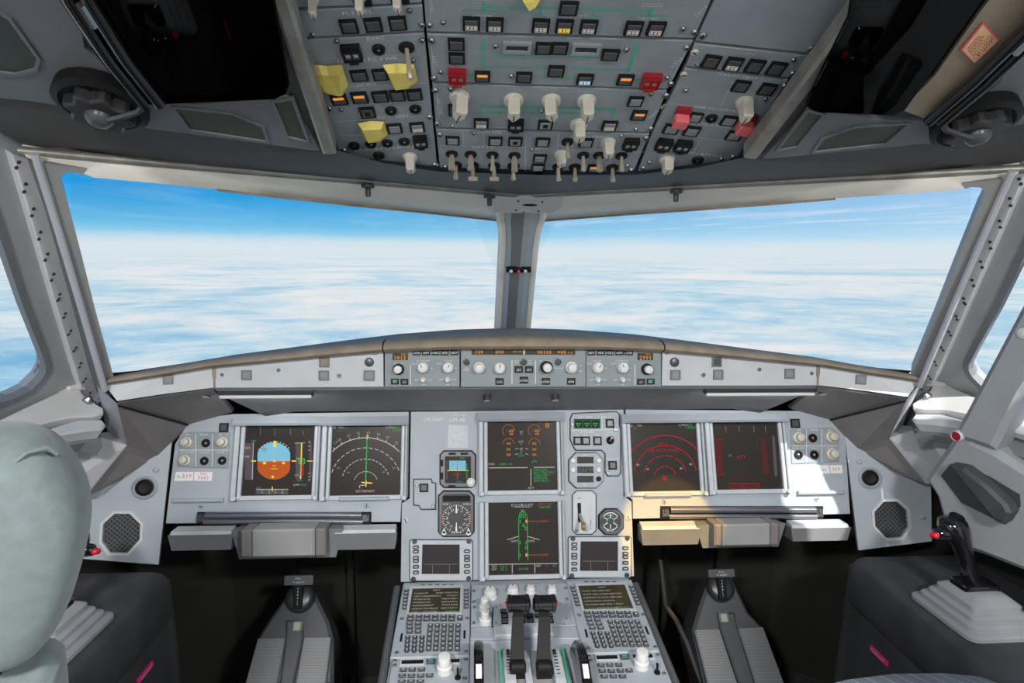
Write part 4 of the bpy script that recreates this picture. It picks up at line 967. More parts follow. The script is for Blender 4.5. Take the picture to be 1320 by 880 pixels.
for q, lab in (((628, 516), 'OK-NEP lettering'), ((716, 515.5), 'engine dial screen'), ((265, 511), 'A-319 sticker'), ((1061, 507.5), 'sunlit dimmer knobs')):
    c = US.uv(*q, 0.004); t = thing('map_light', 'small ribbed spot lamp under the glareshield, above the ' + lab, 'lamp', US.T(c.x, c.y, 0.002), 'spot lamps under the glareshield')
    g = G(); g.lathe((0, 0), [(0.009, -0.01), (0.009, 0.002), (0.008, 0.003), (0.007, 0.001)], 14); part('socket', g, 'dark_metal', t, WM[t.name], 40)
    g = G()
    for k in (-1, 0, 1): g.box(k * 0.0045 - 0.0014, k * 0.0045 + 0.0014, -0.005, 0.005, 0.001, 0.004)
    part('ribs', g, 'knob_cream', t, WM[t.name])
# ------------------------------------------------------------------ autopilot unit and two barometer panels on the glareshield
UP = FCU
def gunit(name, label, cat, x0, x1, top0, top1, group=None):
    t = thing(name, label, cat, UP.T(*UP.uv((x0 + x1) / 2, 475)), group)
    unit_plate(UP, [(x0, top0), (x1, top1), (x1, 498.5), (x0, 498.8)], t, 'face_plate', 'control_grey', -0.003, 0.004, 0.0006)
    return t
FP = Frame(UP.W(0, 0, 0.004), (1, 0, 0), (0, 0.10, 1))
def glass_readout(t, x0, y0, x1, y1, items):
    o = part('readout', G().prism(FP.pl([(x0, y0), (x1, y0), (x1, y1), (x0, y1)]), 0, 0.0008), 'screen_olive', t, FP.M)
    d = Draw(FP, 0.0010)
    for s_, x, y, h in items: d.text(s_, x, y, h, 'glow_amber', sx=1.05)
    d.build('digits', o)
def mini_btn(fr, px, py, wp, hp, t, lm=None, s_=None):
    o = push_button(fr, px, py, wp, hp, t, 'key_dark')
    if lm or s_:
        d = Draw(fr, 0.0048)
        if lm: d.rect(px - wp * .3, py - hp * .3, px + wp * .3, py - hp * .05, lm)
        if s_: d.text(s_, px, py + hp * .1, 2.6, 'print_white')
        d.build('legend', o)
def efis(mir, label):
    X = (lambda x: x) if not mir else (lambda x: 1347.6 - x)
    a, b = sorted((X(495.8), X(592.8)))
    t = gunit('barometer_panel', label, 'control panel', a, b, 451 if not mir else 446.5, 446.5 if not mir else 450.5, 'barometer panels')
    glass_readout(t, X(516) - 10, 455, X(516) + 10, 464, [('1013' if not mir else '2991', X(516), 461, 5.4), ('QNH' if not mir else 'IN HG', X(516) + 4, 456.4, 1.6)])
    for x in (537.1, 549.2, 561.4, 573.2, 585.6): mini_btn(FP, X(x), 454.2, 10, 6.6, t, None, {537.1: 'CSTR', 549.2: 'WPT', 561.4: 'VOR.D', 573.2: 'NDB', 585.6: 'ARPT'}[x])
    rotary(FP, X(514), 475.5, 6, t, 0, 0.022, 'knob_white', 'base')
    rotary(FP, X(545.5), 473.2, 7.2, t, 30, 0.020, 'knob_white', 'round'); rotary(FP, X(577.7), 473.2, 7.2, t, -30, 0.020, 'knob_white', 'round')
    for x in (545.6, 577): rotary(FP, X(x), 489.3, 3.6, t, 0, 0.014, 'knob_white', 'stack')
    mini_btn(FP, X(509.2), 491.4, 9.6, 7.4, t, 'glow_green', 'FD'); mini_btn(FP, X(521.4), 491.7, 9.6, 7.4, t, None, 'LS')
    d = Draw(FP, 0.0004); d.line((X(529), 470), (X(529), 495.5), 1, 'print_white')
    for x, s_ in ((514, 'inHg   hPa'), (545.5, 'LS VOR NAV'), (577.7, '10 20 40')): d.text(s_, X(x), 464.8 if x > 520 else 469.6, 2.1, 'print_white')
    for x in (545.6, 577):
        d.text('ADF', X(x) - 8, 489.2, 2.2, 'print_white'); d.text('VOR', X(x) + 8, 489.2, 2.2, 'print_white'); d.text('OFF', X(x), 495.6, 2.0, 'print_white')
        d.text('ROSE', X(x) - 10.5, 468.6, 2, 'print_white'); d.text('80', X(x) + 11, 474.5, 2, 'print_white')
    d.build('lettering', t)
efis(False, 'grey glareshield panel with amber 1013 readout, above the compass screen')
efis(True, 'grey glareshield panel with amber 2991 readout, above the green gear lights')
t = gunit('autopilot_panel', 'middle glareshield control panel with a long amber readout strip and four white knobs', 'control panel', 593.6, 754.8, 446.5, 446.5)
glass_readout(t, 608, 447.6, 741.5, 457, [('100', 618, 453.6, 5), ('000', 644, 453.6, 5), ('HDG V/S', 667, 453.2, 2), ('00100', 702, 453.8, 5), ('+00', 724, 453.8, 5), ('o o', 735, 454.5, 3), ('SPD', 613, 449.2, 1.7), ('HDG LAT', 642, 449.2, 1.7), ('ALT LVL/CH V/S', 716, 449.2, 1.7)])
d = Draw(FP, 0.0014); d.rect(674.3, 448, 677, 456.6, 'print_grey'); d.build('divider_bar', t)
for x in (601.5, 674.7, 719.2):
    c, w, h = FP.rect(x, 466.4, 9, 9); g = G(); g.lathe((c.x, c.y), [(w / 2, 0), (w / 2, 0.0015), (w * .35, 0.002)], 14); part('light_sensor', g, 'olive_tint', t, FP.M)
rotary(FP, 617.6, 473.6, 7.4, t, 0, 0.024, 'knob_white', 'stack'); rotary(FP, 644, 473.9, 7.4, t, 0, 0.022, 'knob_white', 'round'); rotary(FP, 704.2, 473, 6.6, t, 0, 0.026, 'knob_white', 'base'); rotary(FP, 736.2, 473.2, 7.6, t, 0, 0.024, 'knob_white', 'stack')
for q in ((644, 491.4, 'LOC'), (668.6, 476, 'AP1'), (682, 476, 'AP2'), (675.3, 489.6, 'A/THR'), (703.6, 491.2, 'EXPED'), (736.2, 491.2, 'APPR')): mini_btn(FP, q[0], q[1], 10.4, 8.4, t, None, q[2])
d = Draw(FP, 0.0004)
for x in (660, 690.3): d.line((x, 464), (x, 494.5), 1, 'print_white')
for s_, x, y in (('SPD', 601.5, 474.5), ('MACH', 601.5, 477), ('HDG', 666, 465), ('TRK', 666, 468), ('V/S', 683.5, 465), ('FPA', 683.5, 468), ('100', 697, 465), ('1000', 708, 465), ('UP', 748, 471), ('DN', 748, 478), ('METRIC ALT', 719.2, 474.5)): d.text(s_, x, y, 2.0, 'print_white')
d.build('lettering', t)
# ------------------------------------------------------------------ main instrument panel plates
def mip_panel(label, pts, m='panel_grey'):
    t = thing('instrument_panel', label, 'instrument panel', MIP.T(*MIP.uv(sum(p[0] for p in pts) / len(pts), sum(p[1] for p in pts) / len(pts))), 'main instrument panels')
    unit_plate(MIP, pts, t, 'plate', m, -0.012, 0.0, 0.0008)
    return t
PL = mip_panel('grey instrument panel around the artificial horizon, carrying a white A-319 sticker', [(213, 675), (225, 572), (240, 548), (262, 538), (300, 533), (527.5, 530), (526, 641), (518, 646), (516.5, 673)])
PC = mip_panel('central grey instrument panel of many dials lettered OK-NEP', [(529, 530), (804.5, 527), (807, 640), (814.5, 646), (818, 743), (516, 750.5), (517.5, 648), (527.5, 642)])
PR = mip_panel('grey instrument panel with red-lit screens, partly in sunlight', [(806, 527), (1036, 529), (1073, 541), (1090, 562), (1096.5, 662.6), (815.5, 669), (815.2, 644.5), (808.2, 638.5)])
def mbar(px0, py, px1, parent, hp=6, name='handle_bar'):
    a = MIP.uv(px0, py); b = MIP.uv(px1, py); h = hp * 0.0008
    g = G(); g.box(a.x, b.x, a.y - h, a.y + h, 0.0, 0.012, 0, 0.003); return part(name, g, 'panel_grey', parent, MIP.M, 30)
mbar(224, 645, 289, PL); mbar(438, 643, 502, PL); mbar(830, 638, 890, PR); mbar(1027, 635, 1086, PR)
for q in ((260, 653, 3.6), (473, 651.5, 3.6)): screw(MIP, *q, PL, 'panel_grey')
for q in ((856, 646.5, 3.2), (1052.5, 643, 3.2)): screw(MIP, *q, PR, 'panel_grey')
for q in ((523, 671, 4), (809.5, 667, 4)): screw(MIP, *q, PC, 'light_grey')
# rods of the folding table in their slot
def rods(px0, px1, y0, y1, parent):
    P = MIP.pl([(px0, y0), (px1, y0), (px1 - 0.5, y1), (px0 - 0.5, y1)])
    o = part('table_slot', G().prism(P, 0.0, 0.001), 'gap_black', parent, MIP.M)
    a = MIP.uv(px0 + 12, y0 + (y1 - y0) * .28); b = MIP.uv(px1 - 12, y0 + (y1 - y0) * .28); c = MIP.uv(px0 + 10, y0 + (y1 - y0) * .78); e = MIP.uv(px1 - 10, y0 + (y1 - y0) * .78)
    for p, q in ((a, b), (c, e)):
        g = G(); g.tube([(p.x, p.y, 0.006), (q.x, q.y, 0.006)], 0.0075 if p is a else 0.0065, 10); part('rod', g, 'rod_metal', o, MIP.M, 50)
    for x in (px0 + 6, px1 - 7):
        k = MIP.uv(x, (y0 + y1) / 2); g = G(); g.box(k.x - 0.009, k.x + 0.009, k.y - 0.009, k.y + 0.009, 0, 0.010, 0, 0.002); g.lathe((k.x, k.y + 0.004, 0.010), [(0.005, 0), (0.004, 0.003)], 10); part('clamp', g, 'dark_metal', o, MIP.M)
rods(254.5, 479, 659.5, 675, PL); rods(851, 1061, 652, 669, PR)
# dimmer knob blocks at the outer ends
def dimmers(pts, grid, parent, lit):
    o = part('dimmer_plate', G().prism(MIP.pl(pts), 0, 0.003, 0, 0.001), 'overhead_grey', parent, MIP.M)
    fr = Frame(MIP.W(0, 0, 0.003), (1, 0, 0), (0, sin(TILT), cos(TILT)))
    for (x, y, k) in grid:
        if k == 'k': rotary(fr, x, y, 7, o, 30, 0.022, 'knob_cream', 'stack')
        else: jack(fr, x, y, 5.6, o)
    d = Draw(fr, 0.0004); xs_ = [p[0] for p in pts]; ys_ = [p[1] for p in pts]
    x0, x1, y0, y1 = min(xs_) + 2, max(xs_) - 2, min(ys_), max(ys_)
    for k in (1, 2): d.line((x0 + (x1 - x0) * k / 3, y0 + 2), (x0 + (x1 - x0) * k / 3, y1 - 2), .7, 'print_white')
    d.line((x0, (y0 + y1) / 2), (x1, (y0 + y1) / 2), .7, 'print_white')
    for k, s_ in enumerate(('PFD', 'PFD/ND', 'ND')): d.text(s_, x0 + (x1 - x0) * (k + .5) / 3, y0 + 3, 2.1, 'print_white'); d.text(('LOUD SPKR', 'CONSOLE', 'FLOOR')[k], x0 + (x1 - x0) * (k + .5) / 3, (y0 + y1) / 2 + 3, 2.1, 'print_white')
    d.build('lettering', o)
dimmers([(232, 560), (242, 557), (297, 557), (294, 603), (229, 602)], [(242, 570, 'k'), (265.5, 571, 'j'), (288, 570, 'k'), (240, 593, 'k'), (263.5, 594, 'j'), (286.5, 593.5, 'j')], PL, 0)
dimmers([(1018, 553), (1070, 551), (1080, 558), (1081, 595), (1020, 598)], [(1028, 564, 'k'), (1047.5, 564.5, 'j'), (1070, 563, 'k'), (1029, 586, 'j'), (1049.5, 586, 'j'), (1071, 585, 'k')], PR, 0)
for q, p in (((289, 551), PL), ((1024.5, 545.5), PR)): push_button(MIP, q[0], q[1], 11.5, 11.5, p, 'button_grey')
def sticker(fr, pts, lines, parent, m='sticker_white'):
    o = part('sticker', G().prism(fr.pl(pts), 0, 0.0006), m, parent, fr.M)
    d = Draw(fr, 0.0008)
    for s_, x, y, h, mm in lines: d.text(s_, x, y, h, mm)
    d.build('lettering', o)
sticker(MIP, [(227, 608), (249.3, 608), (249, 619.6), (224.7, 619.6)], [('A-', 231, 613.8, 5, 'print_green'), ('319', 241, 613.4, 6, 'print_red')], PL)
sticker(MIP, [(250.6, 608), (273.8, 608), (273, 619.6), (250.2, 619.6)], [('MSN', 262, 610.6, 3, 'print_red'), ('3660', 262, 615.4, 5, 'print_red')], PL)
sticker(MIP, [(1043, 600), (1068, 599), (1070, 610), (1044, 611)], [('MSN 3660', 1056, 605.3, 3, 'print_red')], PR)
sticker(MIP, [(1069.5, 599.5), (1085, 599), (1086, 609.7), (1071, 610)], [('319', 1078, 604.7, 5, 'print_red')], PR)
d = Draw(MIP, 0.0004); d.text('OK-NEP', 558.5, 540.4, 5, 'print_white'); d.text('SELCAL CODE', 592, 535, 1.7, 'print_white'); d.text('GM-AK', 590, 540.8, 5, 'print_white')
d.build('lettering', PC)
o = part('speed_placard', G().prism(MIP.pl([(578, 547.5), (603, 547.5), (603, 577), (577, 577)]), 0, 0.0005), 'bezel_grey', PC, MIP.M)
d = Draw(MIP, 0.0008)
for k, s_ in enumerate(('LIMIT SPEEDS', 'VLE 280/.67', 'VLO 250 EXT', 'VLO 220 RET', 'MAX FLAPS', 'VFE 1 230', '1+F 215', '2 200', '3 185', 'FULL 177')): d.text(s_, 591 - (k % 3), 550 + k * 2.7, 1.9, 'print_white')
d.build('lettering', o)
# ------------------------------------------------------------------ display units
def display(label, tl, tr, bl, br, painter, mscreen='screen', hood=True):
    c = MIP.uv((tl[0] + br[0]) / 2, (tl[1] + br[1]) / 2)
    t = thing('display_screen', label, 'screen', MIP.T(c.x, c.y), 'cockpit display screens')
    q = MIP.pl([bl, br, tr, tl], 0.002)
    xa = (q[0].x + q[3].x) / 2; xb = (q[1].x + q[2].x) / 2; ya = (q[0].y + q[1].y) / 2; yb = (q[2].y + q[3].y) / 2
    g = G()
    for x0, x1, y0, y1, z in ((xa - 0.021, xa - 0.010, ya - 0.012, yb + 0.002, 0.016), (xa - 0.009, xa, ya - 0.008, yb + 0.002, 0.010), (xb, xb + 0.009, ya - 0.008, yb + 0.002, 0.010), (xb + 0.0095, xb + 0.0145, ya - 0.012, yb + 0.002, 0.016)): g.box(x0, x1, y0, y1, 0, z, 0, 0.002)
    g.box(xa - 0.021, xb + 0.0145, ya - 0.010, ya, 0, 0.008, 0, 0.001)
    part('bezel', g, 'bezel_grey', t, MIP.M)
    g = G(); g.box(xa - 0.010, xa - 0.0089, ya - 0.012, yb, 0, 0.009); g.box(xb + 0.0088, xb + 0.0097, ya - 0.012, yb, 0, 0.009); part('bezel_gap', g, 'gap_black', t, MIP.M)
    if hood:
        g = G(); g.x = Matrix.Identity(4); g.loft([[(x, yb - 0.001, 0), (x, yb - 0.001, 0.024), (x, yb + 0.004, 0.028), (x, yb + 0.020, 0.020), (x, yb + 0.020, 0)] for x in (xa - 0.023, xb + 0.017)]); part('hood', g, 'panel_grey', t, MIP.M)
    s = part('glass', G().box(xa, xb, ya, yb, 0.0005, 0.002), mscreen, t, MIP.M)
    for x in (xa - 0.013, xb + 0.010):
        g = G(); g.lathe((x, ya - 0.006), [(0.0055, 0), (0.0055, 0.017), (0.004, 0.0185), (0.002, 0.018)], 10); part('corner_screw', g, 'light_grey', t, MIP.M, 40)
    d = Draw(MIP, 0.0024); painter(d); d.build('symbology', s)
    return t
def pfd(d):
    W_, Gn, Y_, Cy, Mg = 'glow_white', 'glow_green', 'glow_yellow', 'glow_cyan', 'glow_magenta'
    # attitude ball
    def ball(a0, a1, m):
        P = []
        for k in range(21):
            a = radians(a0 + (a1 - a0) * k / 20); x = 353 + 24 * sin(a); y = 594 - 24 * cos(a)
            P.append((max(332, min(374, x)), y))
        d.poly(P, m)
    ball(-92, 92, 'glow_sky'); ball(88, 272, 'glow_ground')
    d.z += 0.0002
    d.arc(354, 594, 25, -55, 55, 1, W_, 2, 22); d.line((332, 593.5), (374, 593.2), 1.2, W_)
    for y, w in ((587, 4), (583.5, 8), (580, 4), (600, 4), (604, 8)): d.line((353.5 - w / 2, y), (353.5 + w / 2, y), .8, W_ if y < 593 else Y_)
    d.rect(339, 595, 343, 598, Y_); d.rect(364, 595, 367, 598, Y_); d.rect(352, 592, 355, 595.4, Y_); d.rect(352.4, 568, 356, 576, Y_); d.line((324, 594), (330, 594), 1.6, Y_); d.line((376, 594), (382, 594), 1.6, Y_); d.rect(350, 613, 353, 616, Y_)
    d.text('FD', 341, 579, 4.6, 'glow_red')
    for x, y0 in ((335.6, 548), (354, 550), (374.6, 551), (391, 553)): d.line((x, y0 + 2), (x, 560.5), .6, 'glow_dimwhite')
    d.rect(315.5, 570.5, 326.5, 618, 'glow_tape', -0.0001); d.line((326.7, 570), (325, 618), .8, W_); d.text('160', 319.5, 577, 3.2, W_); d.text('140', 318.8, 588.3, 3.2, W_); d.text('180', 327, 568, 3, Cy)
    d.rect(381, 570.5, 389, 617, 'glow_tape', -0.0001); d.line((380, 571), (393, 570.5), .8, W_); d.line((389, 571), (387.5, 617), 1.6, Y_); d.rect(387.5, 597, 391.5, 613, 'glow_red')
    d.box(385.5, 591, 392.5, 597.5, 1.2, Gn); d.text('20', 389, 594.2, 4, Gn); d.text('000', 384.5, 590.8, 2.6, W_); d.text('000', 382.5, 612.3, 2.6, W_); d.text('100', 386, 618.8, 3, Cy); d.text('QNH', 382, 624.8, 2.6, W_); d.text('1013', 391.5, 624.8, 2.8, Cy)
    d.path([(398.5, 567), (400.5, 572), (400, 616), (397.5, 621)], 3.2, 'glow_tape')
    for y in (570, 575, 580, 610, 614, 618): d.line((397.5, y), (400, y), 1, W_)
    d.line((396, 594), (403, 594), 1.2, Y_)
    d.rect(330, 630.5, 371.5, 637, 'glow_tape', -0.0001); d.line((330, 630.5), (371.5, 630.5), .8, W_)
    for x, s_ in ((338, '11'), (347, '12'), (355, '13'), (364, '14')): d.text(s_, x, 634.7, 2.6, W_); d.line((x, 630.5), (x, 632.5), .8, W_)
    d.line((351, 627), (351, 633), 1.2, Y_); d.text('115', 333, 629, 2.8, Cy)
def nd(d):
    W_, Gn, Y_ = 'glow_white', 'glow_green', 'glow_yellow'
    cx, cy = 471.5, 625
    d.arc(cx, cy, 61, -45, 45, 1.2, W_, 0, 30)
    for k in range(-4, 5):
        a = radians(k * 11 + 3); d.line((cx + 61 * sin(a), cy - 61 * cos(a)), (cx + 64 * sin(a), cy - 64 * cos(a)), 1, W_); d.text(str((12 + k) % 36 + 1), cx + 67.5 * sin(a), cy - 67.5 * cos(a), 3.2, W_, rz=-a)
    for r in (46, 31.5, 15.5): d.arc(cx, cy - 2, r, -72, 72, 1, W_, 3, 45)
    d.line((473.3, 562), (471.3, 622), 1.3, 'glow_green'); d.line((473.4, 560), (473.2, 566), 1.6, Y_)
    d.line((466, 621.5), (480, 622.5), 1.6, Y_); d.line((472, 619), (471.5, 627), 1.6, Y_); d.path([(463.5, 629), (463.5, 625.5), (470, 625)], 1, W_)
    d.text('GPS PRIMARY', 470.5, 632.8, 3.0, W_); d.box(447.5, 630.5, 495, 636, .6, 'glow_dimred')
    for x, y, s_ in ((436.5, 603, '80'), (508, 603, '80'), (449, 609, '40'), (494.5, 608.5, '40')): d.text(s_, x, y, 3, 'glow_cyan')
    d.text('GS', 431, 551, 2.8, W_); d.text('TAS ---', 442, 551, 2.8, W_); d.text('---/---', 437, 554.8, 2.4, 'glow_dimwhite'); d.text('LUPRO', 504, 550.8, 3, W_); d.text('227', 512, 550.8, 3, Gn); d.text('5.4 NM', 511.5, 554.6, 2.8, Gn); d.text('LP', 433, 570, 3.4, Gn)
def ewd(d):
    O, Gn, W_, A = 'glow_orange', 'glow_green', 'glow_white', 'glow_amber'
    for cx in (655.5, 688.8):
        d.arc(cx, 555, 7.8, -140, 90, 1, O, 0, 20); d.text('XX', cx + 3.5, 555.2, 3.2, A); d.text('XX', cx + 3.5, 559, 2.6, A); d.line((cx - 1.5, 553), (cx - 1.5, 557), .7, 'glow_dimgreen')
        d.arc(cx, 572, 7.2, -90, 90, 1, O, 0, 16); d.text('XX', cx, 571.5, 2.8, A); d.text('XX', cx, 579, 2.8, A); d.text('XX', cx, 585.8, 2.8, A)
    for s_, y in (('N1', 556.5), ('%', 559.5), ('EGT', 569), ('C', 572), ('N2', 578.2), ('%', 581), ('FF', 584.5), ('KG/H', 587.3)): d.text(s_, 672, y, 2.5, W_ if y < 583 else 'glow_cyan')
    for y in (578, 585): d.line((664, y + .6), (668, y - .6), .7, W_); d.line((677, y - .6), (681, y + .6), .7, W_)
    d.text('XX', 705.5, 546.5, 2.8, A); d.text('XX', 705.5, 549.5, 2.8, A)
    d.text('FOB :', 634.5, 598, 3, W_); d.text('4080', 648.5, 598, 3.2, Gn); d.text('KG', 658, 598, 2.6, 'glow_cyan'); d.text('pFls', 689, 594.8, 3, Gn)
    d.line((630, 602.8), (680, 602.4), 1, W_); d.line((688, 602.2), (715, 602), 1, W_); d.line((684.4, 604), (684.4, 626), 1, W_); d.text('ADV', 684.5, 628.5, 3, W_)
    for k, s_ in enumerate(('PARK BRK', 'NW STRG DISC', 'TCAS STBY', 'IGNITION', 'SEAT BELTS')): d.text(s_, 688, 605.3 + k * 3.5, 2.8, Gn, align=-1)
def door(d):
    Gn, W_, A = 'glow_green', 'glow_white', 'glow_amber'
    d.text('DOOR/OXY', 673.5, 650.8, 3.8, W_); d.line((663, 653.2), (684, 653.2), .6, W_); d.text('CKPT OXY', 702.5, 649.8, 3, 'glow_orange'); d.text('1650 PSI', 702.5, 653.4, 3, Gn)
    d.path([(668.8, 722), (668.6, 668), (670, 662), (673.5, 656.5), (677, 660), (679.5, 666), (680.5, 722)], .8, 'glow_green')
    d.path([(653.5, 695.5), (668.5, 691)], .8, W_); d.path([(680, 691), (695.5, 695.5)], .8, W_); d.text('SLIDE', 663, 697, 2.8, W_); d.text('SLIDE', 684.5, 696.8, 2.8, W_)
    for x, y in ((673.8, 660.5), (671.6, 665.4), (675.8, 665.4), (669.8, 672), (675, 676.8), (678, 681), (669.8, 699.2), (679, 699), (678.4, 705.6), (669.8, 715.4)): d.box(x - 1.2, y - 1.7, x + 1.2, y + 1.7, .7, Gn)
    for y in (671.6, 715): d.rect(677.5, y - 2, 679.6, y + 2, 'glow_amber'); d.line((680.5, y), (696, y), .8, 'glow_orange'); d.text('CABIN', 701, y - .2, 3, 'glow_orange')
    d.line((630.5, 727.2), (719, 726), .9, W_); d.line((660.3, 727), (660.3, 739), .9, W_); d.line((689.5, 727), (689.5, 738.5), .9, W_)
    d.text('TAT', 637, 730, 2.8, W_); d.text('+20 C', 649, 730, 2.8, Gn); d.text('SAT', 637, 733.6, 2.8, W_); d.text('+20 C', 649, 733.6, 2.8, Gn); d.text('10 H 49', 675, 733, 3, Gn); d.text('GW', 694, 729, 2.8, W_); d.text('---', 704.5, 729, 2.8, 'glow_cyan'); d.text('KG', 715, 729, 2.6, 'glow_cyan')
def nd2(d):
    Rd, Gn, W_ = 'glow_red', 'glow_green', 'glow_white'
    cx, cy = 857.5, 616
    d.arc(cx, cy, 55, -52, 48, 1.3, Rd, 0, 30)
    for r in (41, 28, 14): d.arc(cx, cy - 1, r, -78, 78, 1.1, Rd, 0 if r == 41 else 6, 36)
    d.text('HDG', 854.5, 571.6, 3.8, Rd); d.text('MAP NOT AVAIL', 854.5, 580.3, 4, Rd, sx=1.05); d.box(855, 613.5, 859.5, 618, 1, Rd); d.arc(857, 616, 1, 0, 360, 1, Rd, 0, 6)
    d.text('GS', 813.5, 548.5, 2.6, W_); d.text('TAS', 824.5, 548.3, 2.6, W_); d.text('/', 818.5, 552, 2.6, W_); d.text('LUPRO', 881, 547.6, 2.8, W_); d.text('227', 889.5, 547.6, 3, Gn); d.text('5.4 NM', 890, 551, 2.8, Gn)
    for x, y, s_ in ((822.5, 598.8, '80'), (835, 604.5, '40'), (878, 603.5, '40'), (890.5, 598, '80')): d.text(s_, x, y, 3, W_)
def pfd2(d):
    Rd = 'glow_red'
    d.poly([(920.5, 566), (930.5, 566), (933, 612), (923.5, 612)], 'glow_dimred'); d.text('SPD', 926, 588.5, 3.2, Rd); d.line((920, 566), (931, 566), .8, Rd); d.line((923.5, 612), (935, 611.5), .8, Rd)
    d.poly([(980, 564.5), (986.8, 564.5), (991.5, 611), (984, 611)], 'glow_dimred'); d.poly([(995, 561), (998.5, 562), (1002.5, 612), (999.5, 615), (998, 610)], 'glow_tape')
    d.text('ATT', 955.5, 589, 4.6, Rd); d.rect(940, 623, 979, 629.5, 'glow_dimred'); d.box(940, 623, 979, 629.5, .8, Rd); d.text('HDG', 959, 626, 3.2, Rd); d.text('FD', 941.5, 587, 3, 'glow_dimwhite')
    for x in (935.5, 952.5, 971.5, 986.5): d.line((x, 548.5), (x + .6, 557), .6, 'glow_dimwhite')
display('screen with a blue and brown artificial horizon', (316.9, 548.4), (406, 548.4), (311.9, 638), (402.9, 638.4), pfd)
display('navigation screen with white compass arcs and a green track line', (428.7, 548.4), (518.4, 548.4), (425.7, 638), (515.7, 638), nd)
display('upper middle screen with orange engine dials and green memo lines', (628.4, 543), (716.4, 543), (628.8, 631.6), (718.5, 631.6), ewd)
display('lower middle screen showing a green aircraft outline headed DOOR/OXY', (629.8, 647), (719.1, 647), (629.8, 740), (719.8, 739.8), door, hood=False)
display('navigation screen with red arcs reading MAP NOT AVAIL', (811.1, 545), (896.3, 545), (815.7, 632.9), (902.2, 632.6), nd2)
display('screen with dim red failure bars crossed by a streak of sunlight', (917.2, 544.5), (1001.9, 543.3), (923.6, 630.9), (1008.2, 629.9), pfd2)
# ------------------------------------------------------------------ instruments of the centre panel
def inst(name, label, cat, pts, m='bezel_grey', hgt=0.010, group=None):
    c = MIP.uv(sum(p[0] for p in pts) / len(pts), sum(p[1] for p in pts) / len(pts))
    t = thing(name, label, cat, MIP.T(c.x, c.y), group)
    P = MIP.pl(pts)
    if area2(P) < 0: P = P[::-1]
    part('gasket', G().prism(inset(P, -0.0015), 0, 0.0022), 'gap_black', t, MIP.M)
    part('case', G().prism(P, 0, hgt, 0, 0.002), m, t, MIP.M)
    return t, Frame(MIP.W(0, 0, hgt), (1, 0, 0), (0, sin(TILT), cos(TILT)))
def op(x0, x1, y0, y1, c): return [(x0 + c, y0), (x1 - c, y0), (x1, y0 + c), (x1, y1 - c), (x1 - c, y1), (x0 + c, y1), (x0, y1 - c), (x0, y0 + c)]
# standby horizon
t, fr = inst('standby_horizon', 'small standby horizon screen with a blue sky field and white corner knob', 'instrument', op(567.5, 613, 581, 628, 5), 'dark_metal')
s = part('glass', G().prism(fr.pl([(573.5, 588), (607, 588), (607, 622.5), (573.5, 622.5)]), 0, 0.0008), 'screen', t, fr.M)
d = Draw(fr, 0.0012); d.rect(579, 593.5, 600.5, 606, 'glow_sky'); d.z += .0002; d.line((576, 606.3), (604, 606.3), .9, 'glow_yellow')
for y, w in ((597, 5), (600, 8), (603, 5), (611, 8), (614, 5)): d.line((589.5 - w / 2, y), (589.5 + w / 2, y), .7, 'glow_white' if y < 606 else 'glow_orange')
d.line((589.5, 592), (589.5, 618), .6, 'glow_orange'); d.text('STD', 596, 590.5, 2.6, 'glow_green'); d.text('1013', 592, 620.6, 2.6, 'glow_cyan'); d.rect(600.8, 597, 602.6, 617, 'glow_dimgreen'); d.rect(575, 594, 577, 618, 'glow_tape'); d.build('symbology', s)
for q in ((583, 584.6, 9, 2.6), (598.5, 584.6, 9, 2.6), (569.8, 596.5, 2.8, 8), (569.8, 613, 2.8, 9), (582.5, 626.2, 9, 2.4)):
    c, w, h = fr.rect(*q); part('button', G().box(c.x - w / 2, c.x + w / 2, c.y - h / 2, c.y + h / 2, 0, .003, 0, .0006), 'black', t, fr.M)
rotary(fr, 607, 621.5, 5.6, t, 0, 0.016, 'knob_white', 'stack')
# bearing indicator
t, fr = inst('bearing_indicator', 'grey cased bearing dial with white compass card and orange marks', 'instrument', op(565.5, 611, 632.5, 691, 6), 'dark_metal')
s = part('face', G().prism(fr.pl([(570, 640), (574, 636), (602, 636), (607, 640), (607, 688), (569, 688)]), 0, 0.001), 'dial_dark', t, fr.M)
d = Draw(fr, 0.0014)
cx, cy = 588.3, 668.5
for k in range(36):
    a = radians(k * 10); r0 = 16.5 if k % 3 else 14.5
    d.line((cx + r0 * sin(a), cy - r0 * cos(a)), (cx + 18.5 * sin(a), cy - 18.5 * cos(a)), .8, 'print_white')
for k in range(12):
    a = radians(k * 30 + 5); d.text(('N', '3', '6', 'E', '12', '15', 'S', '21', '24', 'W', '30', '33')[k], cx + 12 * sin(a), cy - 12 * cos(a), 3, 'print_white', rz=-a)
d.arc(cx, cy, 18.8, 60, 115, 1.6, 'glow_orange', 0, 8); d.arc(cx, cy, 18.8, -115, -60, 1.6, 'glow_orange', 0, 8)
d.rect(571, 638.5, 606, 646, 'gap_black'); d.text('000 000', 588, 642.5, 3, 'glow_dimred'); d.text('VOR 1', 575, 649.5, 2.6, 'print_white'); d.text('VOR 2', 602, 649.5, 2.6, 'print_white'); d.text('ADF VOR', 588, 686, 2.4, 'print_white')
d.build('markings', s)
g = G()
for a0, b0, w in (((588.3, 650), (588.3, 661), 2.4), ((588.3, 673), (588.3, 684), 2.8)):
    A, B = fr.uv(*a0), fr.uv(*b0); g.prism([(A.x - .0008, A.y), (B.x - .0022, B.y), (B.x + .0022, B.y), (A.x + .0008, A.y)], .002, .003)
part('needle', g, 'knob_white', s, fr.M)
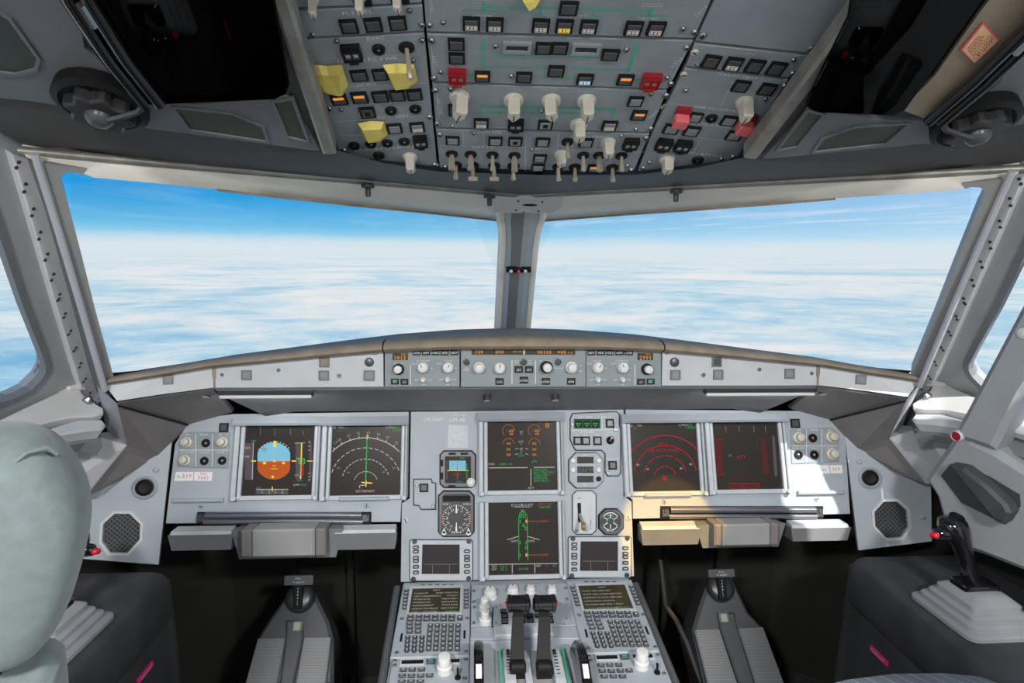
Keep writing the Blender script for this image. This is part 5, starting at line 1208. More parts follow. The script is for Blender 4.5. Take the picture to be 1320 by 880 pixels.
for x in (572.5, 604):
    c = fr.uv(x, 685.5, 0.0); g = G(); g.prism([(c.x - .006, c.y - .004), (c.x, c.y + .010), (c.x + .006, c.y - .004), (c.x, c.y - .007)], 0.001, .006); g.lathe((c.x, c.y, .006), [(.003, 0), (.0026, .004)], 8, 1); part('selector', g, ['knob_white', 'black'], t, fr.M)
# blank switch plate
t, fr = inst('switch_plate', 'small grey plate with one dark square button left of the dials', 'switch plate', [(533.5, 617.5), (556, 617.5), (557, 622), (561.5, 622.5), (561.5, 656), (543, 656), (540, 651), (533.5, 650.5)], 'panel_grey', 0.004)
push_button(fr, 546.5, 628.5, 11, 11, t); screw(fr, 537.5, 625.5, 2.4, t); screw(fr, 558.5, 652.5, 2.4, t)
# two small data-link screens
for x0, lab in ((528.5, 'small dark data screen with side buttons below the bearing dial'), (732.5, 'small dark data screen with side buttons below the brake pressure gauge')):
    y0 = 695.5 if x0 < 600 else 691.5; dx = x0 - 528.5; k = 1.0
    t, fr = inst('data_link_screen', lab, 'screen', op(x0, x0 + 80.5, y0, y0 + 52.5, 2), 'bezel_grey', 0.006, 'data screens')
    X = lambda x: x + dx
    Yf = lambda y: y - 695.5 + y0
    s = part('glass', G().prism(fr.pl([(X(544.5), Yf(701.5)), (X(592.5), Yf(701.5)), (X(592.5), Yf(739.5)), (X(543.5), Yf(739.5))]), 0, 0.0006), 'screen_dark', t, fr.M)
    d = Draw(fr, 0.0009); d.line((X(547), Yf(727)), (X(589.5), Yf(727)), .6, 'glow_dimwhite'); d.line((X(557.5), Yf(727)), (X(557.5), Yf(739)), .6, 'glow_dimwhite'); d.line((X(579.5), Yf(727)), (X(579.5), Yf(739)), .6, 'glow_dimwhite'); d.build('symbology', s)
    for (xx, ys_) in ((536.2, (705, 710.5, 718.5, 722.5, 730, 737.5)), (602, (710, 717, 721.5, 729, 736.5))):
        for y in ys_:
            c, w, h = fr.rect(X(xx), Yf(y), 7.6, 4.6); part('key', cached(('dl_key', round(w, 4), round(h, 4)), lambda g: (g.prism(rrect(-w / 2, w / 2, -h / 2, h / 2, h * .3, 2), 0, .004, 0, .0006), g.box(-w * .28, w * .28, -h * .14, h * .14, .004, .0043, 1)), ['key_dark', 'bezel_grey']), [], t, fr.T(c.x, c.y))
    for q in ((534.5, 697.8), (604.5, 697.5), (533, 746), (604, 745.2)): screw(fr, X(q[0]), Yf(q[1]), 3.2, t, 'dark_metal')
    d = Draw(fr, 0.0003)
    for y in (702, 714, 726, 734, 741): d.line((X(531), Yf(y)), (X(541.5), Yf(y)), .6, 'print_grey'); d.line((X(596), Yf(y)), (X(607), Yf(y)), .6, 'print_grey')
    d.build('markings', t)
# landing gear and autobrake panel
t, fr = inst('gear_light_panel', 'grey panel with three green triangle lights and brake buttons', 'control panel', [(738, 533), (794, 530.5), (798, 534), (798, 550), (799.5, 553), (799.5, 609), (797, 613), (783, 613), (780, 608), (780, 585), (775, 580), (742, 580), (738, 574), (737.5, 572), (735, 566), (735, 540)], 'panel_grey', 0.004)
o = part('gear_lights', G().prism(fr.pl([(740, 540), (773.5, 540), (773.5, 552), (740, 552)]), 0, .003), 'black', t, fr.M)
d = Draw(fr, 0.0034)
for x in (745.5, 756.5, 767.5): d.path([(x - 3, 545.4), (x + 3, 545.4), (x, 549.6), (x - 3, 545.4)], .9, 'glow_green'); d.box(x - 5, 541, x + 5, 551.4, .5, 'glow_dimgreen')
d.build('triangles', o)
for q in ((786, 545.5), (744.5, 568), (755, 568), (770, 568)): push_button(fr, q[0], q[1], 10.5, 11, t)
toggle(fr, 786.5, 567.5, 5, t, 0.018, (0.1, 0.4)); push_button(fr, 789.5, 599.5, 10.5, 11, t)
d = Draw(fr, 0.0004); d.text('LDG GEAR', 755, 537.3, 2.6, 'print_white'); d.text('AUTO BRK', 757, 556.8, 2.6, 'print_white'); d.text('BRK FAN', 783, 537.3, 2.4, 'print_white'); d.text('LO', 744.5, 560.8, 2, 'print_white'); d.text('MED', 755, 560.8, 2, 'print_white'); d.text('MAX', 770, 560.8, 2, 'print_white'); d.text('A/SKID &', 787, 557, 2.2, 'print_white'); d.text('N/W STRG', 787, 560, 2.2, 'print_white'); d.text('TERR ON ND', 790, 591.5, 2, 'print_white'); d.line((737, 554.5), (797, 553.5), .7, 'print_white'); d.line((775.5, 534), (776.5, 553), .7, 'print_white'); d.build('lettering', t)
for q in ((737.5, 547, 2), (793.5, 553.5, 2.4), (783, 609, 2.4)): screw(fr, *q, t)
# clock
t, fr = inst('chronometer', 'octagonal chronometer with stacked dark number windows reading 15:33', 'clock', op(733, 777, 583.5, 628.5, 9), 'panel_grey')
for y0, y1, s_ in ((588.5, 597, ''), (601, 609.5, '15:33 03'), (613, 621.5, '')):
    o = part('number_window', G().prism(fr.pl([(744, y0), (765, y0), (765, y1), (744, y1)]), 0, .001), 'black_gloss', t, fr.M)
    if s_: d = Draw(fr, .0013); d.text(s_, 754.5, (y0 + y1) / 2, 4.6, 'glow_dimwhite'); d.build('digits', o)
for q in ((738.5, 593.5), (738.5, 605.5), (771.5, 593.5), (771.5, 605.5), (771.5, 617)):
    c, w, h = fr.rect(q[0], q[1], 6.4, 6.4); g = G(); g.lathe((c.x, c.y), [(w / 2, 0), (w / 2, .004), (w * .35, .0055)], 10); part('button', g, 'knob_white' if q[1] < 610 or q[0] < 750 else 'black', t, fr.M, 40)
d = Draw(fr, .0004); d.text('CHR', 754, 586.5, 2.2, 'print_white'); d.text('UTC', 754, 599, 2, 'print_white'); d.text('ET', 754, 624.5, 2.2, 'print_white'); d.build('lettering', t)
# gear lever
t, fr = inst('gear_lever_panel', 'light panel with a dark slot and the landing gear lever', 'control panel', op(738, 768, 632.5, 688, 5), 'light_grey', 0.004)
a, b = fr.uv(746.5, 648), fr.uv(748.5, 673)
part('slot', G().box(a.x - .004, a.x + .004, b.y, a.y, 0, .0008), 'gap_black', t, fr.M)
p = fr.uv(747.5, 668)
lv = part('lever', G().tube([(p.x, p.y + .01, .002), (p.x, p.y, .02), (p.x + .001, p.y - .012, .038)], .0035, 8), 'metal', t, fr.M, 40)
g = G(); g.x = Matrix.Translation((p.x + .001, p.y - .014, .040)); g.lathe((0, 0, 0), [(.0085, -.004), (.009, 0), (.0085, .004)], 14, 0, Matrix.Rotation(radians(90), 3, 'Y')); part('wheel_grip', g, 'brown_knob', lv, fr.M, 40)
d = Draw(fr, .0004); d.text('UP', 746.5, 642, 2.6, 'print_black'); d.text('DOWN', 761.5, 676, 2.4, 'print_black', rz=radians(90)); d.line((760.5, 650), (760.5, 668), .8, 'print_grey'); d.build('lettering', t); screw(fr, 742.5, 683.5, 2, t)
# brake pressure gauge
t, fr = inst('brake_pressure_gauge', 'round white marked brake pressure gauge beside the gear lever', 'instrument', op(771.5, 803, 655.5, 688.5, 8), 'dark_metal')
c, w, h = fr.rect(787, 671.5, 26, 26)
o = part('face', G().lathe((c.x, c.y), [(w / 2, 0), (w / 2, .001), (w * .47, .0015)], 24), 'dial_dark', t, fr.M)
d = Draw(fr, .0018)
d.arc(787, 671, 10.5, -60, 60, 1.2, 'print_white', 0, 12); d.arc(787, 672.5, 10.5, 120, 170, 1.2, 'print_white', 0, 8); d.arc(787, 672.5, 10.5, 190, 240, 1.2, 'print_white', 0, 8)
for a in (-60, 0, 60, 120, 180, 240): d.line((787 + 4 * sin(radians(a)), 671.5 - 4 * cos(radians(a))), (787 + 10 * sin(radians(a)), 671.5 - 10 * cos(radians(a))), 1.1, 'print_white')
d.arc(787, 671.5, 4.5, -100, 100, 1.2, 'print_green', 0, 10); d.text('ACCU', 787, 664, 2.2, 'print_white'); d.text('BRAKES', 787, 683.5, 2.2, 'print_white'); d.build('markings', o)
# ------------------------------------------------------------------ foot rests and table boxes under the panel
FB = Frame((0, -0.112, -0.20), (1, 0, 0), (0, 0.12, 1))
def footrest(pts, lab):
    c = FB.uv(sum(p[0] for p in pts) / 4, sum(p[1] for p in pts) / 4)
    t = thing('foot_rest', lab, 'foot rest', FB.T(c.x, c.y), 'foot rests under the panels')
    P = FB.pl(pts); x0, x1 = P[0].x, P[1].x; yt = P[0].y; yb = P[2].y; i = 0.006
    g = G(); g.loft([[(x0 + i, yt, -.05), (x1 - i, yt, -.05), (x1 - i, yb, -.05), (x0 + i, yb, -.05)], [(x0, yt, 0), (x1, yt, 0), (x1 - i, yb, -.004), (x0 + i, yb, -.004)]])
    part('block', g, 'mid_grey', t, FB.M)
    g = G(); g.loft([[(x0 + .006, yt + .009, -.035), (x1 - .006, yt + .009, -.035), (x1 - .006, yt, -.035), (x0 + .006, yt, -.035)], [(x0 + .004, yt + .006, -.006), (x1 - .004, yt + .006, -.006), (x1 - .004, yt, -.001), (x0 + .004, yt, -.001)]]); part('top_pad', g, 'light_grey', t, FB.M)
footrest([(216, 690), (300, 690), (296, 709), (222, 709)], 'grey foot rest under the A-319 sticker')
footrest([(429, 688), (512, 688), (508, 708), (430, 708)], 'grey foot rest under the compass screen')
footrest([(826, 683), (904, 683), (900, 702), (830, 702)], 'grey foot rest below the MAP NOT AVAIL screen, half in warm light')
footrest([(1020, 681), (1097, 681), (1092, 697), (1024, 697)], 'grey foot rest below the sunlit end of the panel')
def tablebox(px0, px1, y0, y1, lab):
    A = FB.uv(px0, y0, 0.03); B = FB.uv(px1, y1, 0.03); t = thing('table_box', lab, 'box', FB.T((A.x + B.x) / 2, B.y))
    w = B.x - A.x
    g = G(); g.loft([[(A.x - .02, A.y - .014, -.05), (B.x + .02, A.y - .014, -.05), (B.x + .008, B.y - .014, -.05), (A.x - .008, B.y - .014, -.05)], [(A.x - .03, A.y - .014, -.002), (B.x + .03, A.y - .014, -.002), (B.x + .014, B.y - .014, -.004), (A.x - .014, B.y - .014, -.004)]]); part('back', g, 'mid_grey', t, FB.M)
    e = [A.x, A.x + w * .13, A.x + w * .87, B.x]
    for k in range(3): part('lid_section', G().prism(rrect(e[k] + .0006, e[k + 1] - .0006, B.y, A.y - .004, .003, 2), -.02, .03, 0, .004), 'fairing_grey' if k != 1 else 'frame_grey', t, FB.M)
tablebox(309, 420, 681, 717, 'grey table box between the foot rests below the two white-lit screens')
tablebox(921, 1005, 674, 703, 'grey table box between the foot rests below the red-lit screens')
# ------------------------------------------------------------------ centre pedestal
P_ = PED
ped = thing('centre_pedestal', 'grey centre pedestal console with dark side rails between the pilots', 'console', P_.T(0, -0.3))
eL = [P_.uv(516, 756), P_.uv(497, 880)]; eR = [P_.uv(815, 752), P_.uv(866, 880)]
xl = (eL[0].x + eL[1].x) / 2; xr = (eR[0].x + eR[1].x) / 2
AFT = -0.75
g = G(); g.box(xl + .004, xr - .004, AFT, -0.004, -0.020, -0.002); part('top_plate', g, 'overhead_grey', ped, P_.M)
def edge_rail(a, b, s):
    g = G(); d_ = (b - a).normalized(); e = a + d_ * (0.75 / abs(d_.y)); n = Vector((s, 0))
    g.prism([a, a + n * .014, e + n * .014, e], -0.05, 0.006, 0, 0.004); part('side_rail', g, 'pedal_body', ped, P_.M)
    g = G(); g.prism([a + n * .002, a + n * .010, e + n * .010, e + n * .002], -0.44, -0.05); part('side_wall', g, 'console_side', ped, P_.M)
edge_rail(eL[0], eL[1], -1); edge_rail(eR[0], eR[1], 1)
OFF = P_.uv(746.6, 759.1) - P_.uv(534, 763)
def lrect(px, py, wp, hp): return P_.rect(px, py, wp, hp)
def mcdu(dx, label, lines):
    q = P_.pl([(516, 756), (606, 756), (605, 848.5), (508, 848.5)])
    x0 = (q[0].x + q[3].x) / 2 + dx.x; x1 = (q[1].x + q[2].x) / 2 + dx.x; y1 = q[0].y + dx.y; y0 = q[2].y + dx.y
    t = thing('flight_computer', label, 'keypad unit', P_.T((x0 + x1) / 2, (y0 + y1) / 2), 'flight computers')
    g = G(); c = 0.007; g.prism([(x0, y0), (x0 + c, y0 - .002), (x1 - c, y0 - .002), (x1, y0), (x1, y1), (x0, y1)], -0.002, 0.008, 0, 0.002); part('case', g, 'panel_grey', t, P_.M)
    fr = Frame(P_.W(dx.x, dx.y, 0.008), (1, 0, 0), (0, cos(PB), sin(PB)))
    U = lambda px, py: P_.uv(px, py)
    a, b = U(532.3, 763), U(592.3, 795)
    s = part('glass', G().box(a.x, b.x, b.y, a.y, 0, .0008), 'screen_olive', t, fr.M)
    g = G(); g.frame(a.x - .006, b.x + .006, b.y - .003, a.y + .006, .0055, 0, .003); part('screen_frame', g, 'bezel_grey', t, fr.M)
    g = G(); W_ = b.x - a.x; H_ = a.y - b.y; nm = ['glow_white', 'glow_green', 'glow_cyan']
    for k, row in enumerate(lines):
        y = a.y - H_ * (k + .7) / (len(lines) + .4)
        for s_, al, m_ in row: g.text(s_, a.x + W_ * (.04 if al < 0 else (.96 if al > 0 else .5)), y, H_ * .054, .0012, nm.index(m_), 0, 1.15, align=-1 if al < 0 else (1 if al > 0 else 0))
    part('symbology', g, nm, s, fr.M)
    def key(px, py, w, h, kind='r'):
        c = U(px, py)
        def mk(g):
            if kind == 'o': g.lathe((0, 0), [(w / 2, 0), (w / 2, .003), (w * .38, .004)], 10, 0); g.box(-w * .12, w * .12, -w * .25, w * .25, .0041, .0043, 1)
            else: g.box(-w / 2, w / 2, -h / 2, h / 2, 0, .004, 0, .0008); g.box(-w * .25, w * .25, -h * .2, h * .2, .0041, .0043, 1)
        part('key', cached(('mcdu_key', kind, w, h), mk, ['key_dark', 'bezel_grey']), [], t, fr.T(c.x, c.y))
    for k in range(6):
        key(523.8 - k * .45, 766 + k * 4.55, .0098, .0055); key(601.3 - k * .02, 765 + k * 4.5, .0098, .0055)
    for x in (529.4, 540.2, 550.6, 561.3, 572, 582.5):
        key(x, 799, .0135, .006); key(x - .4, 803.8, .0135, .006)
    key(592.8, 801.4, .0105, .0125)
    for y in (809, 814.3, 819.7): key(528, y, .0125, .0062); key(539, y, .0125, .0062)
    for r in range(6):
        for c in range(5): key(554.8 - r * .45 + c * (8.93 + r * .06), 811.4 + r * 6.1, .0100, .0082)
    for r in range(4):
        for c in range(3): key(525.8 - r * .35 + c * 9.25, 826.8 + r * 5.5, .0105, .0105, 'o')
    g = G()
    for k in range(5): p = U(545.5 + k * 9.2, 756.3 + 0.0); g.box(p.x - .0045, p.x + .0045, p.y - .004, p.y - .0022, 0, .0006)
    for p in ((517.5, 826), (598.8, 822)): c = U(*p); g.box(c.x - .002, c.x + .002, c.y - .011, c.y + .011, 0, .0008)
    part('indicator_slots', g, 'black', t, fr.M)
    for p in ((511.5, 845.8), (601, 844), (518, 802), (602.5, 801)): c = U(*p); part('screw', cached(('screw', 'mcdu'), lambda g: g.lathe((0, 0), [(.004, 0), (.004, .001), (.0025, .002)], 10), ['screw_metal']), [], t, fr.T(c.x, c.y))
Z2 = Vector((0, 0)); W, GR = 'glow_white', 'glow_green'
mcdu(Z2, 'left keypad unit with screen page reading LINK STATUS', [[('AIDS', 0, W)], [('<CALLUP', -1, W), ('LINK STATUS>', 1, W)], [('<PROGRAMMING', -1, W), ('FUNC>', 1, W)], [('<DAR/QAR', -1, W), ('PREV REP>', 1, W)], [('<PARAM ID', -1, W), ('REPORTS>', 1, W)], [('ASSIGNMENT', -1, W), ('MAN REQ', 1, W)], [('<REMOTE PRINT', -1, W), ('REPORTS>', 1, W)], [('DAR = STOPPED', -1, W), ('START>', 1, GR)]])
mcdu(OFF, 'keypad unit with screen page of LAST LEG REPORT lines', [[('CFDS', 0, W)], [('<LAST LEG REPORT', -1, W)], [('<LAST LEG ECAM REPORT', -1, W)], [('<PREVIOUS LEGS REPORT', -1, W)], [('<AVIONICS STATUS', -1, W)], [('<SYSTEM REPORT / TEST', -1, W)], [('<SEND', -1, GR), ('POST FLT REP', 0, W), ('PRINT>', 1, GR)]])
def radio(dx, label):
    q = P_.pl([(508, 850.5), (605, 850.5)]); x0, x1 = q[0].x + dx.x, q[1].x + dx.x; y1 = q[0].y + dx.y; y0 = y1 - 0.16
    t = thing('radio_panel', label, 'radio panel', P_.T((x0 + x1) / 2, (y0 + y1) / 2), 'radio panels')
    g = G(); g.box(x0 - .002, x1, y0, y1, -.002, .006, 0, .0015); part('case', g, 'panel_grey', t, P_.M)
    fr = Frame(P_.W(dx.x, dx.y, 0.006), (1, 0, 0), (0, cos(PB), sin(PB))); U = lambda px, py: P_.uv(px, py)
    for a, b in (((517, 853.5), (547, 861)), ((565, 852.5), (594, 859.5))):
        p, r = U(*a), U(*b); o = part('frequency_window', G().frame(p.x, r.x, r.y, p.y, .002, 0, .003), 'light_grey', t, fr.M); part('display', G().box(p.x + .002, r.x - .002, r.y + .002, p.y - .002, 0, .001), 'black_gloss', o, fr.M)
    c = U(555.5, 857); o = part('transfer_button', G().box(c.x - .008, c.x + .008, c.y - .005, c.y + .005, 0, .004, 0, .001), 'key_dark', t, fr.M); part('legend', G().box(c.x - .005, c.x + .005, c.y - .002, c.y + .002, .004, .0043), 'glow_cyan', o, fr.M)
    c = U(573, 868); g = G(); g.lathe((c.x, c.y), [(.014, 0), (.014, .012), (.012, .014), (.0115, .014), (.0115, .030), (.0105, .032), (.004, .033)], 22); part('tuning_knob', g, 'knob_white', t, fr.M, 40)
    for x, y in ((520, 868), (531.5, 867.6), (543.5, 867.4), (518.5, 875.5), (530.5, 875.6), (542.5, 875.3), (554, 875), (518, 883), (530, 883), (542, 883)):
        k = U(x, y); part('key', cached(('mcdu_key', 'r', .0125, .0065), lambda g: None, []), [], t, fr.T(k.x, k.y))
    c = U(590, 877); g = G(); g.lathe((c.x, c.y), [(.006, 0), (.005, .003)], 10); g.tube([(c.x, c.y, .002), (c.x, c.y + .003, .018)], .0022, 6); part('toggle_switch', g, 'black', t, fr.M)
    for x, y in ((509.5, 855), (600.5, 853.5), (509, 861), (599, 878)): k = U(x, y); part('screw', cached(('screw', 'mcdu'), lambda g: None, []), [], t, fr.T(k.x, k.y))
MC[('mcdu_key', 'r', .0125, .0065)] = (lambda g: (g.box(-.00625, .00625, -.00325, .00325, 0, .004, 0, .0008), g.box(-.003, .003, -.0008, .0008, .0041, .0043, 1), g)[2])(G()).mesh('key', ['key_dark', 'bezel_grey'])
radio(Z2, 'radio panel with white tuning knob below the LINK STATUS keypad')
radio(OFF, 'radio panel with white tuning knob below the LAST LEG REPORT keypad')
# switching panel ahead of the levers
pts = [(607.5, 756), (737, 753), (740, 757), (752, 808), (606.5, 808.5)]
t = thing('warning_control_panel', 'grey panel with white round knobs ahead of the thrust levers', 'control panel', P_.T(*P_.uv(673, 782)))
unit_plate(P_, pts, t, 'plate', 'panel_grey', -.002, .004, .0006)
fr = Frame(P_.W(0, 0, .004), (1, 0, 0), (0, cos(PB), sin(PB)))
rotary(fr, 632, 769, 8.5, t, 0, .020, 'knob_white', 'round')
for q in ((661, 764, 7.5), (684, 763, 6), (711.5, 763.5, 6)): rotary(fr, q[0], q[1], q[2], t, 0, .016, 'knob_white', 'round')
for q in ((624.5, 785, 7), (625.5, 802, 8)): rotary(fr, q[0], q[1], q[2], t, 0, .026, 'knob_white', 'stack')
for q in ((649.5, 788.5), (650.5, 795), (650.8, 802), (672, 794.5), (683, 794.2), (694.5, 794), (673, 801.5), (684, 801.3), (708, 794), (709, 801)): push_button(fr, q[0], q[1], 9, 4.6, t, 'key_dark')
o = part('clear_key_surround', G().plate(rrect(P_.uv(666, 798).x, P_.uv(701, 798).x, P_.uv(684, 806.5).y, P_.uv(684, 790.5).y, .006), [rrect(P_.uv(666, 798).x + .0016, P_.uv(701, 798).x - .0016, P_.uv(684, 806.5).y + .0016, P_.uv(684, 790.5).y - .0016, .0046)], 0, .0015), 'light_grey', t, fr.M)
for q in ((611, 762, 2.2), (611, 776, 2.2), (611.5, 783, 2), (611, 803, 2), (729, 758.5, 2.2), (731, 772.5, 2.4)): screw(fr, *q, t)
d = Draw(fr, .0004); d.line((635.5, 782), (634.5, 808), .9, 'black'); d.line((612, 757), (735, 756), .7, 'print_grey')
for x, y in ((640, 782), (645, 779), (639.5, 802), (645, 805), (722, 778), (730, 797), (727, 804)): d.rect(x - .8, y - .7, x + .8, y + .7, 'key_dark')
d.build('markings', t)
# thrust lever quadrant
t = thing('thrust_lever_quadrant', 'light grey quadrant with two black thrust levers and green scale strips', 'thrust levers', P_.T(*P_.uv(677, 860)))
unit_plate(P_, [(606.5, 809.5), (752.5, 809), (756, 824), (606, 825.5)], t, 'front_strip', 'panel_grey', -.002, .003, .0006)
g = G(); a = P_.uv(606, 827); b = P_.uv(757, 826); g.box(a.x, b.x, a.y - .30, a.y - .001, -.003, 0.0015); part('deck', g, 'bezel_grey', t, P_.M)
g = G(); a = P_.uv(637, 812); b = P_.uv(713, 822); g.box(a.x, b.x, b.y, a.y, .003, .010, 0, .002); part('stop_block', g, 'light_grey', t, P_.M)
# raised humps either side and between
def hump(px0, px1, m_, nm, hh=.020):
    a = P_.uv(px0, 842).x; b = P_.uv(px1, 842).x; y = P_.uv(675, 838).y
    g = G(); prof = [(y, 0.0), (y - .012, hh * .6), (y - .04, hh), (y - .10, hh * 1.3), (y - .22, hh), (y - .30, 0)]
    g.loft([[(x, q, z) for q, z in prof] for x in (a, b)]); part(nm, g, m_, t, P_.M)
hump(648, 661, 'light_grey', 'scale_plate'); hump(673, 681, 'light_grey', 'centre_plate', .016); hump(708, 720, 'light_grey', 'scale_plate'); hump(641, 648, 'overhead_grey', 'trim_scale', .016); hump(720, 727, 'overhead_grey', 'trim_scale', .016); hump(661, 708, 'frame_grey', 'slot_floor', .010)
g = G()
for px in (643.5, 723.5):
    a = P_.uv(px, 842); g.box(a.x - .0016, a.x + .0016, a.y - .12, a.y - .01, .012, .0225); part('green_stripe', g, 'print_green', t, P_.M); g = G()
g = G()
for px in (654.5, 713.5):
    a = P_.uv(px, 842)
    for k in range(8): g.box(a.x - .004, a.x + .002, a.y - .015 - k * .009, a.y - .0135 - k * .009, .016 + min(.01, k * .0016), .0215 + min(.004, k * .0006))
part('scale_marks', g, 'print_black', t, P_.M)
for px, gx, lab in ((667, 668, 'l'), (701, 702, 'r')):
    b0 = P_.uv(px, 866, .02); b1 = P_.uv(px, 832, .055); b2 = P_.uv(gx, 800, .085); b3 = P_.uv(gx, 780, .100)
    wq = .0115
    g = G(); g.loft([[(p.x - w_, p.y - th, z - th), (p.x + w_, p.y - th, z - th), (p.x + w_, p.y + th, z + th), (p.x - w_, p.y + th, z + th)] for p, z, w_, th in ((b0, .010, wq * 1.15, .008), (b0, .030, wq * 1.15, .008), (b1, .056, wq * 1.0, .006), (b2, .083, wq * .92, .006), (b3, .098, wq * .7, .006))])
    lv = part('thrust_lever', g, 'black', t, P_.M)
    g = G(); hw = .0225; g.lathe((b3.x, b3.y, .104), [(.010, -hw), (.0165, -hw + .003), (.0165, -hw + .009), (.0155, -hw + .010), (.0155, hw - .010), (.0165, hw - .009), (.0165, hw - .003), (.010, hw)], 16, 0, Matrix.Rotation(radians(90), 3, 'Y')); part('grip', g, 'black_gloss', lv, P_.M, 30)
    g = G(); g.lathe((b0.x, b0.y - .002, .033), [(.009, -wq * 1.25), (.012, -wq), (.012, wq), (.009, wq * 1.25)], 14, 0, Matrix.Rotation(radians(90), 3, 'Y')); part('hinge_barrel', g, 'black', lv, P_.M, 30)
    e = -1 if lab == 'l' else 1
    g = G(); g.lathe((b3.x + e * (hw + .001), b3.y, .104), [(.004, -.002), (.004, .002)], 10, 0, Matrix.Rotation(radians(90), 3, 'Y')); part('disconnect_button', g, 'red_button', lv, P_.M)
# pitch trim wheels
for px, s in ((617, -1), (748.5, 1)):
    R_ = .085; czz = -.012; a = P_.uv(px, 831, czz + R_ * .97); x = a.x; cy = a.y - R_ * .25
    tw = thing('trim_wheel', 'black trim wheel with white rim mark beside the %s keypad' % ('LINK STATUS' if s < 0 else 'LAST LEG REPORT'), 'trim wheel', P_.T(x, cy, czz))
    Mq = WM[tw.name] @ Matrix.Rotation(radians(90), 4, 'Y')
    g = G(); g.lathe((0, 0, 0), [(R_ * .72, -.006), (R_ - .004, -.0085), (R_, -.005), (R_, .005), (R_ - .004, .0085), (R_ * .72, .006)], 40); part('wheel', g, 'black_gloss', tw, Mq, 30)
    g = G()
    for k in (-1, 0):
        rr = []
        for j in range(5):
            an = radians(90 + (16 + 16 * j / 4 if k == 0 else 60 + 6 * j / 4))
            c_, s_ = cos(an), sin(an)
            # wheel spins about local z; local x is down the panel normal, local y along the pedestal
            rr.append([(-(R_ + .0006) * s_ , (R_ + .0006) * c_, zz) for zz in (-.005, .005)])
        g.loft(rr, 0, closed=False)
    part('rim_mark', g, 'white_plastic', tw, Mq)
# ------------------------------------------------------------------ rudder pedal units
PF = Frame((0, 0.08, -0.46), (1, 0, 0), (0, cos(radians(50)), sin(radians(50))))
def pedals(label, body, plates, win, disc, bar, spine):
    c = PF.uv(*disc); t = thing('rudder_pedal_unit', label, 'pedals', PF.T(c.x, c.y), 'rudder pedals')
    part('housing', G().prism(PF.pl(body), -.12, .0, 0, .008), 'pedal_body', t, PF.M)
    part('support', G().box(PF.W(c.x, c.y).x - .04, PF.W(c.x, c.y).x + .04, .04, .12, FLOOR, -.62), 'well_dark', t)
    part('spine', G().prism(PF.pl(spine), 0, .012, 0, .004), 'pedal_body', t, PF.M)
    for pl_ in plates:
        P = PF.pl(pl_); o = part('foot_plate', G().prism(P, 0, .010, 0, .002), 'pedal_grey', t, PF.M)
        g = G(); n = 34
        for k in range(n):
            f0 = (k + .25) / n; f1 = (k + .72) / n
            a0 = P[0].lerp(P[3], f0); b0 = P[1].lerp(P[2], f0); a1 = P[0].lerp(P[3], f1); b1 = P[1].lerp(P[2], f1); m_ = .003
            a0 = a0 + Vector((m_, 0)); a1 = a1 + Vector((m_, 0)); b0 = b0 - Vector((m_, 0)); b1 = b1 - Vector((m_, 0))
            g.prism([a0, b0, b1, a1], .010, .0125, bottom=False)
        part('ribs', g, 'frame_grey', o, PF.M, stuff=True)
    w = PF.uv(*win); o = part('position_window', G().prism(octa(w.x - .013, w.x + .013, w.y - .013, w.y + .013, .004), 0, .016, 0, .002), 'pedal_grey', t, PF.M); part('glass', G().box(w.x - .008, w.x + .007, w.y - .009, w.y + .008, .016, .0166), 'pale_green', o, PF.M)
    g = G(); g.lathe((c.x, c.y), [(.036, 0), (.036, .010), (.033, .018), (.024, .023), (.010, .025)], 24); part('knob_dome', g, 'dark_metal', t, PF.M, 50)
    HF = Frame(PF.W(c.x, c.y, .028), (1, 0, 0), (0, .35, 1))
    b = HF.pl(bar); bx0, bx1 = b[0].x, b[1].x; by0, by1 = b[2].y, b[0].y
    o = part('pull_handle', G().prism(rrect(bx0, bx1, by0, by1, .003, 2), 0, .010, 0, .001), 'pedal_body', t, HF.M)
    part('stem', G().box((bx0 + bx1) / 2 - .011, (bx0 + bx1) / 2 + .011, by0 - .055, by0 + .002, 0, .008, 0, .001), 'black', t, HF.M)
    g = G(); g.text('PULL', (bx0 + bx1) / 2, by0 + (by1 - by0) * .68, .0045, .0104); g.text('TO ADJUST', (bx0 + bx1) / 2, by0 + (by1 - by0) * .28, .0040, .0104); part('lettering', g, 'print_white', o, HF.M)
    g = G()
    for k, ch in enumerate('PEDALS'): g.text(ch, (bx0 + bx1) / 2, by0 - .008 - k * .0072, .0045, .0084)
    part('lettering', g, 'print_white', o, HF.M)
pedals('pair of ribbed foot plates with PEDALS handle below the horizon and compass screens', [(376, 757), (345, 800), (333, 820), (316, 884), (430, 884), (429, 822), (423, 800), (402, 757)],
       [[(333.5, 823.5), (369, 823), (358, 884), (317, 884)], [(392.5, 822.5), (428, 822), (421, 884), (382, 884)]], (385, 808), (388, 771), [(368, 741), (405, 741), (405, 753), (368, 753)], [(370, 800), (391, 800), (392, 822), (379, 884), (362, 884), (370, 822)])
pedals('pair of ribbed foot plates with PEDALS handle below the red-lit screens', [(915, 742), (899, 790), (893, 812), (909, 884), (1011, 884), (982, 806), (965, 788), (943, 742)],
       [[(893.5, 812.5), (926, 811.5), (950, 884), (911, 884)], [(949.5, 810.5), (982, 808.5), (1010, 884), (973, 884)]], (931, 797), (927.5, 758), [(911, 733), (945, 733), (945, 743), (911, 743)], [(924, 790), (945, 790), (949, 811), (972, 884), (952, 884), (927, 811)])
